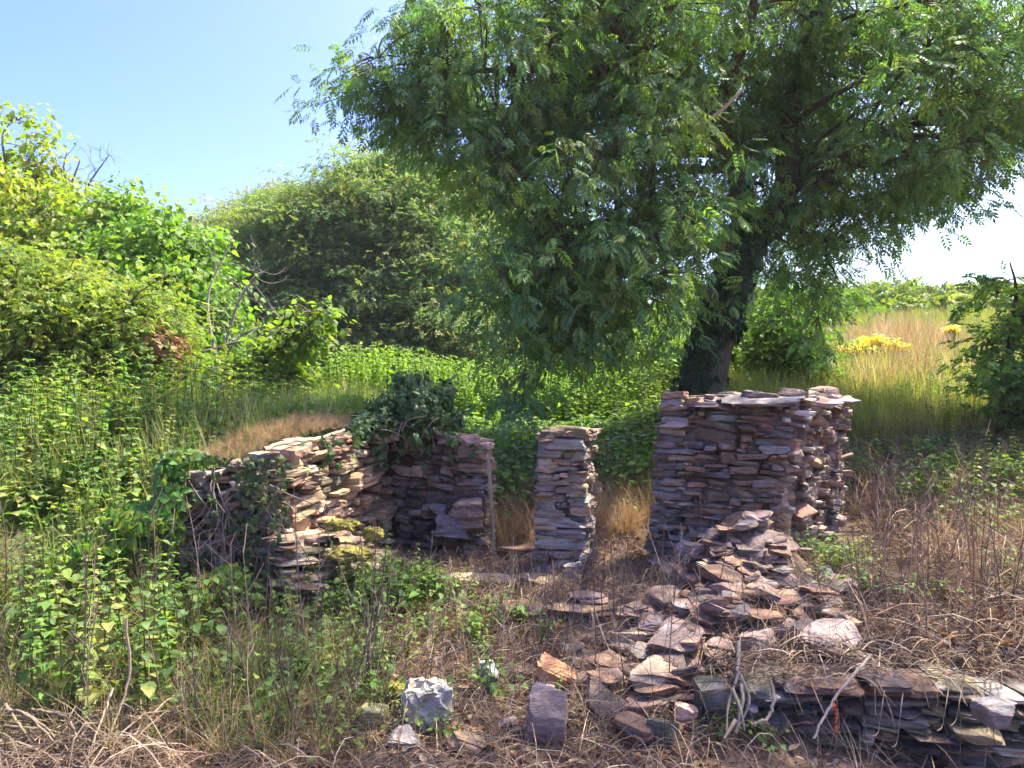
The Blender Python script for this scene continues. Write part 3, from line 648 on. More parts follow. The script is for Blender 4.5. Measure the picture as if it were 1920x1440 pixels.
# beech wood behind
BP = [(.14, .22, .085), (.16, .24, .085), (.24, .27, .09), (.13, .22, .10), (.28, .27, .09)]
def beech(label, px, D, base_py, blobs, seed, nb, pal=BP, s=.19, nc=22, nl=16):
    b = P(px, 0, D); b[2] = ground_z(b[0], b[1]) - .1; top = max(x[0][2] for x in blobs)
    lm = [np.array([[*b, .45], [b[0] + .2, b[1], b[2] + 2.5, .36], [b[0] - .2, b[1], (b[2] + top) / 2 + 1, .25], [b[0], b[1], top, .08]])]
    for q in blobs: c = q[0]; lm.append(np.array([[b[0] + .1, b[1], b[2] + 2.2, .2], [(b[0] + c[0]) / 2, (b[1] + c[1]) / 2, (b[2] + c[2]) / 2 + 1.5, .14], [*c, .05]]))
    return tree('beech_tree', label, 'tree', b, lm, blobs, seed, nb, nc, nl, SPRB, s, pal, bough_r=.72, clus_r=.28, flat=.2, droop=.35, barkc=(.06, .055, .045), group='beech trees behind the ruin', hang=.28, tilt=.28, shell=.5)
beech('broad domed beech with tiers of drooping foliage behind the ivy mound', 720, 25, 720, [bl(740, 400, 25, 2.6, 3, 1.9), bl(800, 520, 24, 2.0, 2.6, 1.7), bl(600, 450, 25, 2.0, 3, 1.8), bl(700, 590, 23.5, 1.9, 2.5, 1.2), bl(830, 620, 23, 1.5, 2, 1.2), bl(560, 560, 24.5, 1.6, 2.5, 1.5), bl(780, 650, 22.5, 1.8, 1.8, .7), bl(650, 640, 22.8, 1.6, 1.8, .7)], 51, 400)
beech('browner tapering beech at the far end of the wood above the bare grey branches', 440, 29, 720, [bl(470, 490, 29, 2.2, 3, 1.9), bl(380, 520, 30, 1.6, 2, 1.8), bl(540, 430, 29, 1.6, 2, 1.6), bl(500, 600, 28, 1.8, 2.5, 1.6), bl(420, 620, 29, 2.4, 2.5, 1.6)], 52, 230, [(.17, .19, .075), (.25, .22, .09), (.19, .2, .08), (.3, .23, .11)])
beech('tall beech half hidden behind the ash crown', 900, 28, 720, [bl(860, 420, 29, 2.6, 3, 2.2), bl(950, 480, 29, 2.6, 3, 2.4), bl(980, 620, 28, 2.4, 2.5, 1.8), bl(880, 600, 28, 2.2, 3, 1.8)], 53, 200)

# bright trees and shrubs on the left
YG = [(.22, .29, .04), (.27, .33, .045), (.18, .28, .04), (.33, .32, .05)]
BG = [(.11, .23, .03), (.15, .27, .035), (.19, .29, .04)]
def bush(name, label, cat, px, D, blobs, seed, nb, nc, nl, tpls, s, pal, **k):
    b = P(px, 0, D); b[2] = ground_z(b[0], b[1]) - .05; lm = []
    for q in blobs:
        c = q[0]; j = rng(seed + len(lm)).normal(0, .12, 2)
        lm.append(np.array([[b[0] + j[0], b[1] + j[1], b[2], .06], [b[0] * .6 + c[0] * .4 + j[0], b[1] * .6 + c[1] * .4, b[2] * .45 + c[2] * .55, .045], [*c, .02], [c[0] + j[0], c[1] + j[1], c[2] + q[1][2] * .8, .008]]))
    return tree(name, label, cat, b, lm, blobs, seed, nb, nc, nl, tpls, s, pal, **k)
bush('sycamore_tree', 'tall yellow-green sycamore rising behind the hazel at the edge of the field', 'tree', 90, 14, [bl(60, 470, 14, 1.5, 1.5, 1.5), bl(190, 480, 14, 1.2, 1.4, 1.1), bl(5, 275, 14, .5, .8, .8, 1.3), bl(50, 360, 14, .6, .7, .6), bl(-120, 420, 14, 1.5, 1.5, 1.8), bl(180, 600, 13.5, 1.5, 1.2, 1.2)],
     61, 190, 8, 20, OV, .125, YG, bough_r=.34, clus_r=.17, barkc=(.12, .1, .08), droop=.6)
bush('maple_tree', 'bright green field maple beside the bare grey branches', 'tree', 320, 12.5, [bl(320, 570, 12.5, .75, 1, 1.0), bl(280, 470, 12.5, .7, .9, .6), bl(370, 620, 12.3, .5, .8, .8), bl(240, 430, 13, .6, .7, .45), bl(300, 700, 12, 1.0, 1, .5)],
     62, 150, 7, 19, OV, .12, BG, bough_r=.28, clus_r=.15, barkc=(.1, .08, .06), droop=.6)
bush('hazel_bush', 'rounded small-leaved hazel bush at the edge of the nettle field', 'bush', 90, 9.5, [bl(90, 600, 9.5, .95, .9, .75), bl(200, 640, 9.5, .7, .8, .7), bl(-20, 640, 9.5, .9, .9, .8), bl(110, 740, 9.2, 1.2, .9, .45), bl(250, 730, 9.6, .5, .6, .4)],
     63, 200, 9, 20, SPR, .10, [(.18, .25, .05), (.26, .31, .055), (.16, .24, .055), (.31, .31, .055)], bough_r=.26, clus_r=.13, barkc=(.08, .06, .045), droop=.3)
bush('elder_bush', 'low elder with long sprays of pale lime leaves in front of the dark wood', 'bush', 400, 10.5, [bl(540, 640, 10, .35, .4, .16), bl(590, 600, 10, .22, .3, .14), bl(470, 700, 10.3, .6, .6, .26), bl(560, 720, 10.3, .45, .5, .17), bl(400, 720, 10.5, .6, .6, .3), bl(340, 760, 10.3, .6, .6, .22)],
     64, 75, 6, 9, OV, .12, [(.16, .24, .03), (.2, .28, .04), (.13, .21, .03)], bough_r=.14, clus_r=.10, barkc=(.09, .07, .05), droop=.5)
bush('beech_sapling', 'spray of withered brown leaves hanging in front of the hazel', 'sapling', 300, 9.3, [bl(300, 640, 9.2, .14, .2, .14), bl(290, 690, 9.2, .16, .2, .16)], 65, 9, 5, 6, OV, .09, [(.3, .17, .08), (.36, .22, .12), (.25, .13, .06)], bough_r=.08, clus_r=.07, mat=DRY, crown='dead_leaves')
# right side
bush('thorn_bush', 'leafy green bush growing at the foot of the ash trunk', 'bush', 1480, 12.2, [bl(1465, 640, 12.2, .45, .8, .6), bl(1500, 690, 12, .4, .7, .45), bl(1440, 720, 11.8, .45, .6, .4)], 66, 64, 7, 11, RH, .11, [(.07, .15, .02), (.10, .19, .025), (.13, .2, .03)], bough_r=.2, clus_r=.13)
bush('ash_sapling', 'dark green ash sapling with upright leaf sprays at the end of the tan grass', 'sapling', 1900, 8.6, [bl(1905, 550, 8.6, .3, .5, .45, .7), bl(1890, 680, 8.5, .30, .5, .3), bl(1940, 720, 8.4, .42, .5, .45), bl(1930, 800, 8.3, .4, .5, .2), bl(1990, 640, 8.6, .5, .6, .7)], 67, 44, 6, 9, SPR, .14, [(.11, .2, .06), (.14, .25, .055), (.18, .28, .055)], bough_r=.15, clus_r=.11, droop=.1)
bush('distant_tree', 'small pale round tree on the skyline beyond the hedge', 'tree', 1640, 48, [bl(1640, 575, 48, 1.4, 1.4, 1.2)], 68, 40, 6, 8, SPR, .5, [(.10, .15, .05), (.12, .17, .06)], bough_r=.45, clus_r=.3)
bush('bramble_bush', 'dark bramble clump in front of the far hedge', 'bush', 1700, 24, [bl(1690, 640, 24, 1.0, .8, .35), bl(1760, 632, 24, .6, .7, .35)], 69, 40, 6, 9, RH, .22, [(.03, .06, .02), (.045, .08, .025)], bough_r=.25, clus_r=.2)
def hedge(label, p0, p1, h, w, seed, n, pal, s):
    r = rng(seed); p0 = np.array(p0, float); p1 = np.array(p1, float); c = (p0 + p1) / 2
    t = thing('hedge', label, 'hedge', (c[0], c[1], ground_z(*c)), None); u = r.random(n)
    q = p0 + (p1 - p0) * u[:, None] + r.normal(0, w / 2, (n, 2)); top = h * (.75 + .25 * np.sin(u * 23) * np.sin(u * 57 + 1))
    z = ground_z(q[:, 0], q[:, 1]) + top * r.random(n) ** .6
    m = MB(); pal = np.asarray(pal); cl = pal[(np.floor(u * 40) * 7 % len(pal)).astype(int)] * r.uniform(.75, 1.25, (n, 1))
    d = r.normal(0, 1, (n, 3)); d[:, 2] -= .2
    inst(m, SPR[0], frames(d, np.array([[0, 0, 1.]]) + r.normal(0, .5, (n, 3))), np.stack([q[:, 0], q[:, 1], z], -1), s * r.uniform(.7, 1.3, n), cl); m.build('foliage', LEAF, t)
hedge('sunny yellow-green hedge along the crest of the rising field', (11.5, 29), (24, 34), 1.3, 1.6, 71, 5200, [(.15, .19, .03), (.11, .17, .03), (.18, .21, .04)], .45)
hedge('added dark hedge blocking the light under the beeches at the edge of the wood', (-14, 33), (3, 31), 3.0, 2.0, 72, 5200, [(.03, .055, .02), (.04, .07, .025), (.05, .085, .03)], .6)  # added to block light from behind; dark leaf colours stand in for deep shade
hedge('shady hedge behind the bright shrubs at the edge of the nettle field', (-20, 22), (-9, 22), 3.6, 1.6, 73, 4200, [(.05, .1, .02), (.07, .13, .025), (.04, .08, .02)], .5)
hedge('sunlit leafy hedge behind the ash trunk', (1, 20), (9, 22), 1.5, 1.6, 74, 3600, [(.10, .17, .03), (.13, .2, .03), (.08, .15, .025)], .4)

# bare branches
def bare(name, label, cat, limbs, seed, n, sub, colr, rr=.006):
    r = rng(seed); b = limbs[0][0, :3]; t = thing(name, label, cat, b); m = MB(); pts = []
    for lm in limbs: q = smooth_path(lm, 24); tubes(m, q[:, :3], q[None, :, 3], 5, colr); pts.append(q[6:])
    m.build('stem', TWIG, t, True); pts = np.concatenate(pts); m = MB()
    a = r.integers(0, len(pts), n); S = pts[a, :3]; d = nrm(r.normal(0, 1, (n, 3)) + (0, 0, .5)); E = S + d * r.uniform(sub * .4, sub, (n, 1))
    p = bez(S, (S + E) / 2 + r.normal(0, sub * .15, (n, 3)), E, 6); tubes(m, p, np.linspace(1, .3, 6)[None] * rr, 4, colr)
    a2 = r.integers(0, n, n * 3); k = r.integers(2, 6, n * 3); S = p[a2, k]; E = S + nrm(r.normal(0, 1, (n * 3, 3)) + d[a2]) * r.uniform(sub * .15, sub * .45, (n * 3, 1))
    tubes(m, bez(S, (S + E) / 2 + r.normal(0, sub * .06, S.shape), E, 4), np.linspace(1, .3, 4)[None] * rr * .55, 3, colr)
    m.build('twigs', TWIG, t)
bare('dead_tree', 'bare leafless treetop poking above the yellow-green sycamore', 'dead tree', [limb((165, 640, 15, .06), (140, 480, 15, .045), (130, 370, 15, .03), (150, 300, 15, .012)), limb((140, 400, 15, .03), (170, 340, 15, .02), (205, 290, 15, .008)), limb((135, 380, 15, .03), (120, 320, 15, .018), (125, 285, 15, .008))], 81, 26, .8, (.16, .14, .13), .009)
bare('dead_bush', 'tangle of bare grey branches between the maple and the beech wood', 'dead bush', [limb((400, 740, 11, .03), (440, 640, 11, .022), (500, 610, 11, .012), (540, 595, 10.8, .006)), limb((410, 700, 11, .03), (390, 560, 11.3, .02), (430, 460, 11.5, .008)), limb((410, 690, 11, .03), (450, 560, 11, .018), (500, 505, 11, .008)), limb((380, 660, 11, .02), (460, 640, 10.8, .014), (540, 660, 10.6, .006))], 82, 60, .75, (.24, .2, .17), .0045)
bare('broken_branch', 'pale broken branch hanging high in the ash crown', 'branch', [limb((1395, 165, 8.2, .012), (1360, 200, 8.2, .02), (1330, 225, 8.2, .016), (1312, 240, 8.2, .01))], 83, 8, .25, (.4, .3, .2), .005)

# ------------------------------------------------------------------ ivy
def ivy(label, pts, nrmls, seed, size, pal, stems=None, name='ivy', tpl=None, group=None, mat=None):
    r = rng(seed); N = len(pts); t = thing(name, label, 'ivy', pts.mean(0), group)
    m = MB(); d = np.cross(nrmls, r.normal(0, 1, (N, 3))); d[:, 2] -= .9
    pal = np.asarray(pal); col = pal[r.integers(0, len(pal), N)] * r.uniform(.7, 1.3, (N, 1))
    inst(m, tpl or leaf_ivy(), frames(d, nrmls + r.normal(0, .45, (N, 3))), pts, size * r.uniform(.5, 1.3, N), col); m.build('foliage', mat or IVYM, t)
    if stems is not None:
        m = MB(); tubes(m, stems, np.linspace(.006, .002, stems.shape[1])[None], 4, (.22, .17, .13)); m.build('vines', TWIG, t, True)
IVP = [(.045, .085, .025), (.065, .115, .03), (.085, .14, .045), (.05, .09, .03)]
r = rng(91); N = 2500
bl_ = [(P(785, 762, 6.8), (.22, .25, .17), 1), (P(705, 788, 6.7), (.19, .2, .08), 1.2), (P(770, 715, 6.9), (.17, .18, .07), 1), (P(832, 735, 6.9), (.09, .15, .07), 1), (P(850, 785, 6.8), (.09, .15, .08), .8), (P(780, 815, 6.62), (.07, .08, .10), 1.), (P(725, 750, 6.8), (.12, .18, .05), 1), (P(680, 800, 6.5), (.12, .15, .07), 1)]
pt, k_ = blob_pts(bl_, N, r, .55); pt = pt + r.normal(0, .035, pt.shape); cen = np.array([b[0] for b in bl_])[k_]
A_, B_, C_ = P(560, 0, 5.55), P(735, 0, 6.9), P(915, 0, 6.46); ex = []
for k in range(420):
    t_ = r.random() ** .6; f_ = r.random() < .55; q = (A_ + (B_ - A_) * t_ if f_ else C_ + (B_ - C_) * t_); zt0 = (1.27 + .19 * t_ if f_ else 1.22 + .22 * t_)
    if np.sin(t_ * 23 + 2 * f_) + r.normal(0, .4) > .1: ex.append([q[0] + .05 * f_, q[1] - .07, zt0 + .04 - abs(r.normal(0, .16)) * (.4 + t_)])
ex = np.array(ex); pt = np.concatenate([pt, ex]); cen = np.concatenate([cen, ex + (-.1, .4, -.1)]); N = len(pt)
st = []
for _ in range(26):
    a = P(770, 830, 6.75) + r.normal(0, .1, 3); b = pt[r.integers(N)] + r.normal(0, .08, 3); st.append(bez(a[None], ((a + b) / 2 + (0, -.1, .1))[None], b[None], 7)[0])
ivy('dark bushy ivy mound crowning the corner of the ruined wall', pt, nrm(pt - cen) + (0, -.1, .5), 92, .062, IVP, np.array(st))
# sheet of ivy and roots on the end of the left wall
N = 850; u, v = r.random(N), r.random(N); E0, S0 = P(345, 0, 5.3), P(545, 0, 5.25)
pt = E0 + (S0 - E0) * u[:, None]; pt[:, 2] = .45 + (.8) * v ** .8 ; pt[:, 1] -= .05 + .1 * r.random(N); keep = (np.sin(u * 17 + 3) + np.sin(v * 11 + u * 9) + .9 * np.sin(u * 31 - v * 5) + 3.2 * (u - .55) + 1.2 * (v - .5) + r.normal(0, .35, N)) > .1; pt = pt[keep]
st = []
for _ in range(46):
    x = r.random(); a = E0 + (S0 - E0) * x; a[2] = r.uniform(.5, 1.2); a[1] -= .05; b = a + (r.normal(0, .28), -.04, -r.uniform(.05, .5)); c = (a + b) / 2 + (r.normal(0, .16), -.06, r.normal(0, .15)); st.append(bez(a[None], c[None], b[None], 8)[0])
ivy('dark hanging ivy covering the shaded end of the ruined wall', pt, np.array([[.2, -1, .35]]) * np.ones((len(pt), 1)), 93, .052, [(.05, .085, .025), (.07, .10, .03), (.04, .07, .025), (.10, .10, .04)], np.array(st))
# bindweed draped over the outer corner of the wall
N = 1500; pt, k_ = blob_pts([(P(318, 930, 5.15), (.09, .15, .32), 1), (P(265, 970, 5.1), (.24, .25, .1), 1.2), (P(205, 1020, 5.0), (.24, .25, .08), 1.2), (P(345, 858, 5.3), (.2, .2, .05), 1.6), (P(430, 1085, 5.0), (.14, .1, .09), 1.2)], N, r, .7)
ivy('bright green bindweed with heart-shaped leaves draped over the outer corner of the ruined wall', pt, nrm(pt - P(370, 950, 5.5)) + (0, -.3, .4), 95, .056, [(.09, .19, .045), (.12, .23, .05), (.08, .16, .04), (.2, .24, .05)], None, 'bindweed', leaf_heart(), mat=LEAF)
# ivy on the ash trunk
q = smooth_path(ASH_LIMBS[0], 60); i = r.integers(5, 60, 2600); a = r.uniform(0, 6.28, 2600); rr = q[i, 3] * r.uniform(.95, 1.3, 2600)
dirs = np.stack([np.cos(a), np.sin(a), np.zeros_like(a)], -1); pt = q[i, :3] + dirs * rr[:, None] + (0, 0, 1) * r.normal(0, .08, (2600, 1))
keep = ~((dirs[:, 0] > .1) & (dirs[:, 1] < .5) & (pt[:, 2] < 2.35)); pt = pt[keep]; dirs = dirs[keep]
ivy('thick ivy climbing the leaning trunk of the ash', pt, dirs + (0, 0, .4), 94, .12, [(.025, .055, .02), (.04, .075, .025)])

# ------------------------------------------------------------------ low plants: templates
def nettle_tpl(seed, nodes=8, lean=.05, dead=0.):
    r = rng(seed); mb = MB(); z = np.linspace(0, 1, 7); bend = np.stack([lean * np.sin(z * 2 + seed), lean * .7 * np.sin(z * 3), z], -1)
    tubes(mb, bend, np.linspace(.007, .003, 7)[None], 3, (.8, .65, .5)); lf = leaf_ovate(.34, .04, -.2)
    T = []; d = []; S = []; a = r.uniform(0, 3)
    for i in range(nodes):
        h = .25 + .75 * i / (nodes - 1); p = np.array([lean * np.sin(h * 2 + seed), lean * .7 * np.sin(h * 3), h]); a += 1.57
        for s in (0, np.pi):
            if r.random() < dead: continue
            T.append(p); d.append((np.cos(a + s), np.sin(a + s), r.uniform(-.5, .25))); S.append((.135 - .085 * i / nodes) * r.uniform(.7, 1.2))
    if T:
        T = np.array(T); S = np.array(S)
        inst(mb, lf, frames(np.array(d), np.array([[0, 0, 1.]]) + r.normal(0, .15, (len(T), 3))), T, S, r.uniform(.75, 1.25, (len(T), 1)) * np.ones((1, 3)))
    return tpl_of(mb)
def weed_tpl(seed, n=18, tpl=None, h=.3):
    r = rng(seed); mb = MB(); a = r.uniform(0, 6.28, n); rad = r.uniform(.02, .28, n); T = np.stack([np.cos(a) * rad, np.sin(a) * rad, h * (1 - rad * 2) * r.uniform(.4, 1, n) + .05], -1)
    d = np.stack([np.cos(a), np.sin(a), r.uniform(-.5, .3, n)], -1)
    inst(mb, tpl or leaf_heart(), frames(d, np.array([[0, -.2, 1.]]) + r.normal(0, .3, (n, 3))), T, r.uniform(.035, .075, n), r.uniform(.75, 1.25, (n, 1)) * np.ones((1, 3)))
    tubes(mb, bez(np.zeros((n, 3)), T * [.3, .3, .8], T, 3), .0025, 3, (.7, .7, .5))
    return tpl_of(mb)
def stalk_tpl(seed, br=5):
    r = rng(seed); mb = MB(); z = np.linspace(0, 1, 6); p = np.stack([.05 * np.sin(z * 3 + seed), .05 * np.cos(z * 2 + seed), z], -1); tubes(mb, p, np.linspace(.0065, .0025, 6)[None], 4)
    n = br; h = r.uniform(.4, .98, n); a = r.uniform(0, 6.28, n); S = np.stack([.05 * np.sin(h * 3 + seed), .05 * np.cos(h * 2 + seed), h], -1); L = r.uniform(.08, .25, n)[:, None]; E = S + np.stack([np.cos(a), np.sin(a), np.full(n, 1.1)], -1) * L * .7
    tubes(mb, bez(S, (S + E) / 2 + [0, 0, -.02], E, 4), .0022, 3)
    return tpl_of(mb)
def grass_tpl(seed, n=14, w=.006, lean=.35):
    r = rng(seed); mb = MB(); a = r.uniform(0, 6.28, n); l = r.uniform(.1, lean, n); h = r.uniform(.5, 1, n); o = r.normal(0, .05, (n, 2)); t = np.array([0, .35, .7, 1.])
    X = o[:, :1] + np.cos(a)[:, None] * l[:, None] * t ** 2; Y = o[:, 1:] + np.sin(a)[:, None] * l[:, None] * t ** 2; Z = h[:, None] * (t - .12 * l[:, None] * t ** 2)
    C = np.stack([X, Y, Z], -1); s = np.stack([-np.sin(a), np.cos(a), 0 * a], -1)[:, None] * (w * np.array([1, .85, .55, .1]))[None, :, None]
    V = np.stack([C - s, C + s], 2); idx = np.arange(n * 8).reshape(n, 4, 2)
    q = np.stack([idx[:, :-1, 0], idx[:, :-1, 1], idx[:, 1:, 1], idx[:, 1:, 0]], -1).reshape(-1, 4)
    mb.add(V, q=q, col=np.repeat(r.uniform(.75, 1.25, (n, 1)) * np.ones((1, 3)), 8, 0)); return tpl_of(mb)
NET = [nettle_tpl(i, 9 + i % 3) for i in range(5)]; WEED = [weed_tpl(i, 18, leaf_ovate(.36, .05, -.15) if i % 2 else None) for i in range(4)]; STK = [stalk_tpl(i) for i in range(4)]; GR = [grass_tpl(i) for i in range(4)]
WISP = [grass_tpl(10 + i, 9, .004, .8) for i in range(3)]
def scatter(mb, tpls, x, y, size, pal, r, tilt=.15, dz=0.):
    N = len(x); z = ground_z(x, y) + dz; pal = np.asarray(pal); w = r.integers(0, len(tpls), N); col = pal[r.integers(0, len(pal), N)] * r.uniform(.75, 1.25, (N, 1))
    size = np.broadcast_to(size, (N,)); T = np.stack([x, y, z], -1); M = zrot(r.uniform(0, 6.28, N), np.abs(r.normal(0, tilt, N)), r)
    for j, tp in enumerate(tpls):
        s = w == j
        if s.any(): inst(mb, tp, M[s], T[s], size[s], col[s])
def region(r, n, f, x0, x1, y0, y1):
    x = r.uniform(x0, x1, n); y = r.uniform(y0, y1, n); k = f(x, y) > r.random(n); return x[k], y[k]
def px_of(x, y): return 960 + F * x / y
def room(x, y): return (x > -1.75 + .36 * (y - 5.25)) & (x < 3.2) & (y > 4.6) & (y < 7)      # inside the ruin
NG = [(.13, .23, .05), (.16, .26, .05), (.11, .2, .055), (.2, .27, .06), (.28, .29, .08)]
# nettle field on the left: the mass
r = rng(101); mb = MB()
f = lambda x, y: np.where(room(x, y), 0, np.clip((-.75 - x + (y > 7) * (-.6) + np.clip(4.6 - y, 0, 1) * .15) / .5, 0, 1)) * np.where((x > -2.35) & (y > 4.95) & (y < 6.9), 0, 1.)
clump = lambda x, y: np.clip(.62 + .5 * np.sin(3.1 * x + 1.7 * y) * np.sin(2.3 * y - 1.9 * x + 1) + .35 * np.sin(7 * x - 4 * y + 2), .12, 1) ** np.clip(1.6 - (y - 4.5) * .35, .3, 1.6)
fr = lambda x, y: f(x, y) * clump(x, y) * np.interp(y, [3.6, 4.1, 4.6, 5.2], [.05, .25, .75, 1])
x, y = region(r, 5600, fr, -9, .2, 3.5, 13.5); sz = r.uniform(.35, .8, len(x)) * np.where(y < 5, .8, 1) * np.where((y > 6) & (x < -3), 1.3, 1); sz *= np.where((x > -2.6) & (y > 5), .5, 1) * np.where((x > -2.3) & (y <= 5), .55, 1)
scatter(mb, NET, x, y, sz, NG, r); 
x, y = region(r, 4600, fr, -8, .2, 3.6, 12); scatter(mb, WEED, x, y, r.uniform(.6, 1.3, len(x)), NG, r, .3)
x, y = region(r, 5200, lambda x, y: fr(x, y) * np.clip((y - 4.4) / 2, 0, 1), -9, 0, 4.4, 13); scatter(mb, GR, x, y, r.uniform(.3, .8, len(x)), [(.18, .23, .06), (.14, .21, .05), (.3, .3, .14), (.36, .31, .17)], r, .35)
x, y = region(r, 1500, lambda x, y: f(x, y) * (y < 5.5), -4.5, .2, 3.4, 5.5); scatter(mb, WISP, x, y, r.uniform(.15, .5, len(x)), [(.36, .28, .16), (.3, .24, .14), (.2, .22, .07)], r, .8)
props(mb.build('nettle_bed', LEAF), 'dense bed of green nettles and bindweed filling the slope beside the ruined wall', 'nettles', kind='stuff')
# meadow grass beyond
mb = MB(); x, y = region(r, 9000, lambda x, y: np.clip((y - 7.2) / 1.5, 0, 1) * np.where((x < 1.0) | (y > 9), 1, 0), -12, 4, 7, 26); scatter(mb, GR, x, y, r.uniform(.35, .75, len(x)) * np.where((x > -4.5) & (y < 13), .5, 1), [(.2, .27, .05), (.16, .25, .045), (.3, .3, .1)], r)
x, y = region(r, 2400, lambda x, y: np.ones_like(x), -5.5, 2.6, 7.4, 12.5); scatter(mb, WEED, x, y, r.uniform(.8, 1.5, len(x)), [(.16, .27, .05), (.2, .3, .06), (.13, .22, .05)], r, .3)
x, y = region(r, 2400, lambda x, y: np.ones_like(x), -3.5, 4.2, 11.6, 18); scatter(mb, NET, x, y, r.uniform(.7, 1.25, len(x)), [(.17, .27, .04), (.2, .3, .04), (.14, .24, .04)], r)
x, y = region(r, 2200, lambda x, y: np.ones_like(x), -3.0, 3.4, 8.4, 18); scatter(mb, NET, x, y, r.uniform(.35, .7, len(x)) * np.where(y < 11.3, .55, 1.1), [(.12, .2, .03), (.15, .23, .03), (.1, .18, .03)], r)
x, y = region(r, 2600, lambda x, y: np.ones_like(x), 1.5, 9.5, 8.8, 14); scatter(mb, NET, x, y, r.uniform(.3, .65, len(x)), [(.16, .23, .04), (.22, .27, .05), (.14, .21, .04)], r)  # brighter greens, here and next row, stand in for sun the ash blocks
x, y = region(r, 2600, lambda x, y: np.ones_like(x), 2.5, 9.5, 8.6, 14); scatter(mb, GR, x, y, r.uniform(.3, .8, len(x)), [(.26, .29, .07), (.2, .26, .05), (.36, .32, .12)], r, .25)
x, y = region(r, 9000, lambda x, y: np.ones_like(x), 2.5, 24, 9.5, 32); scatter(mb, GR, x, y, r.uniform(.4, .75, len(x)), [(.2, .23, .05), (.15, .2, .04), (.27, .24, .09)], r)
props(mb.build('meadow_grass', LEAF), 'sunlit grass and weeds of the field behind the ruin', 'grass', kind='stuff')
mb = MB(); x, y = region(r, 3600, lambda x, y: np.exp(-((px_of(x, y) - 1690) / 95) ** 2), 4, 14, 10.5, 19); scatter(mb, GR + WISP, x, y, r.uniform(.45, 1.1, len(x)), [(.46, .3, .16), (.55, .4, .25), (.4, .26, .14), (.3, .3, .1)], r, .25)
x, y = region(r, 1300, lambda x, y: np.ones_like(x), 3.2, 7.5, 8.7, 12.5); scatter(mb, GR + WISP, x, y, r.uniform(.25, .6, len(x)), [(.5, .38, .2), (.44, .4, .16)], r, .3)
props(mb.build('tan_grass', DRY), 'tall tan seeding grass on the slope beyond the broad pier', 'grass', kind='stuff')
# dry bank, floor and foreground tangle
def curls(mb, x, y, r, L, rad, pal, h=.25, dz=0., ground_z=ground_z):
    n = len(x); S = np.stack([x, y, ground_z(x, y) + dz], -1); a = r.uniform(0, 6.28, n); l = r.uniform(*L, n)
    E = S + np.stack([np.cos(a) * l, np.sin(a) * l, r.normal(0, .04, n)], -1); E[:, 2] = ground_z(E[:, 0], E[:, 1]) + r.uniform(0, .06, n) + dz
    M = (S + E) / 2 + np.stack([r.normal(0, .1, n) * l, r.normal(0, .1, n) * l, np.abs(r.normal(0, h, n)) * l], -1)
    pal = np.asarray(pal); tubes(mb, bez(S, M, E, 5), r.uniform(.5, 1.3, (n, 1)) * rad * np.array([[1, 1, .9, .8, .4]]), 3, pal[r.integers(0, len(pal), n)] * r.uniform(.7, 1.3, (n, 1)))
BRN = [(.22, .15, .09), (.30, .22, .13), (.14, .09, .06), (.38, .30, .2), (.24, .14, .075), (.10, .065, .045)]
r = rng(111); mb = MB()
infront = lambda x, y: np.where((x > .95) & (y < 3.75), .3, 1.)
heapf = lambda x, y: np.where(((x - 1.6) / .5) ** 2 + ((y - 5.3) / .45) ** 2 < 1, .08, 1.) * np.where(((x - 1.3 - (y - 4.6) * .45) / .4) ** 2 + ((y - 4.65) / .55) ** 2 < 1, .35, 1.)
free = lambda x, y: infront(x, y) * heapf(x, y) * np.where((x > -2.2) & (x < 3.0) & (y > 5.9) & (y < 7.0) & ~((x > .55) & (x < 1.15)) & ~((x > -1.1) & (x < .2) & (y < 6.4)), .0, 1.) * np.where((x < -1.3) & (y > 4.9), .1, 1)
x, y = region(r, 15000, free, -2.6, 3.8, 3.2, 6.9); curls(mb, x, y, r, (.06, .4), .0022, BRN, .35)
x, y = region(r, 520, free, -2.0, 1.4, 3.45, 5.5); scatter(mb, STK, x, y, r.uniform(.15, .5, len(x)), BRN, r, .35)
x, y = region(r, 260, lambda x, y: np.where((x < 2.9) & (y < 6.9) & (y > 4.7), 0, 1.), 1.3, 6, 3.9, 7); scatter(mb, STK, x, y, r.uniform(.25, .6, len(x)), BRN, r, .35)
x, y = region(r, 9000, lambda x, y: np.where((x < 2.9) & (y < 6.9) & (y > 4.7), 0, 1.), 1.2, 7.5, 3.75, 9); curls(mb, x, y, r, (.12, .6), .003, BRN, .5)
x, y = region(r, 3500, lambda x, y: np.ones_like(x), -.6, 1.4, 7, 9); curls(mb, x, y, r, (.15, .5), .004, BRN, .5)
x, y = r.uniform(1.0, 3.3, 900), r.uniform(3.6, 4.0, 900); curls(mb, x, y, r, (.06, .26), .0028, BRN, .25, .0, lambda x, y: np.interp(x, [1.02, 1.7, 2.5, 3.6], [.29, .34, .29, .21]) + np.clip((3.75 - .06 * x - y) * -.1, -.2, .06) - np.clip(3.56 - .04 * x - y, 0, 1) * 1.6)
props(mb.build('dry_stems', TWIG), 'tangle of dead brown stems covering the bank and the floor of the ruin', 'dry stems', kind='stuff')
mb = MB(); x, y = region(r, 2600, free, -2.6, 4.5, 3.2, 7.0); scatter(mb, WISP, x, y, r.uniform(.1, .35, len(x)), BRN + [(.42, .32, .2)], r, 2.2)
x, y = region(r, 20000, free, -2.4, 4.5, 3.2, 7.0); n = len(x)
d = r.normal(0, 1, (n, 3)) * [1, 1, .4]; pal = np.array([(.22, .12, .07), (.3, .19, .11), (.16, .1, .07), (.4, .3, .2), (.34, .2, .1)])
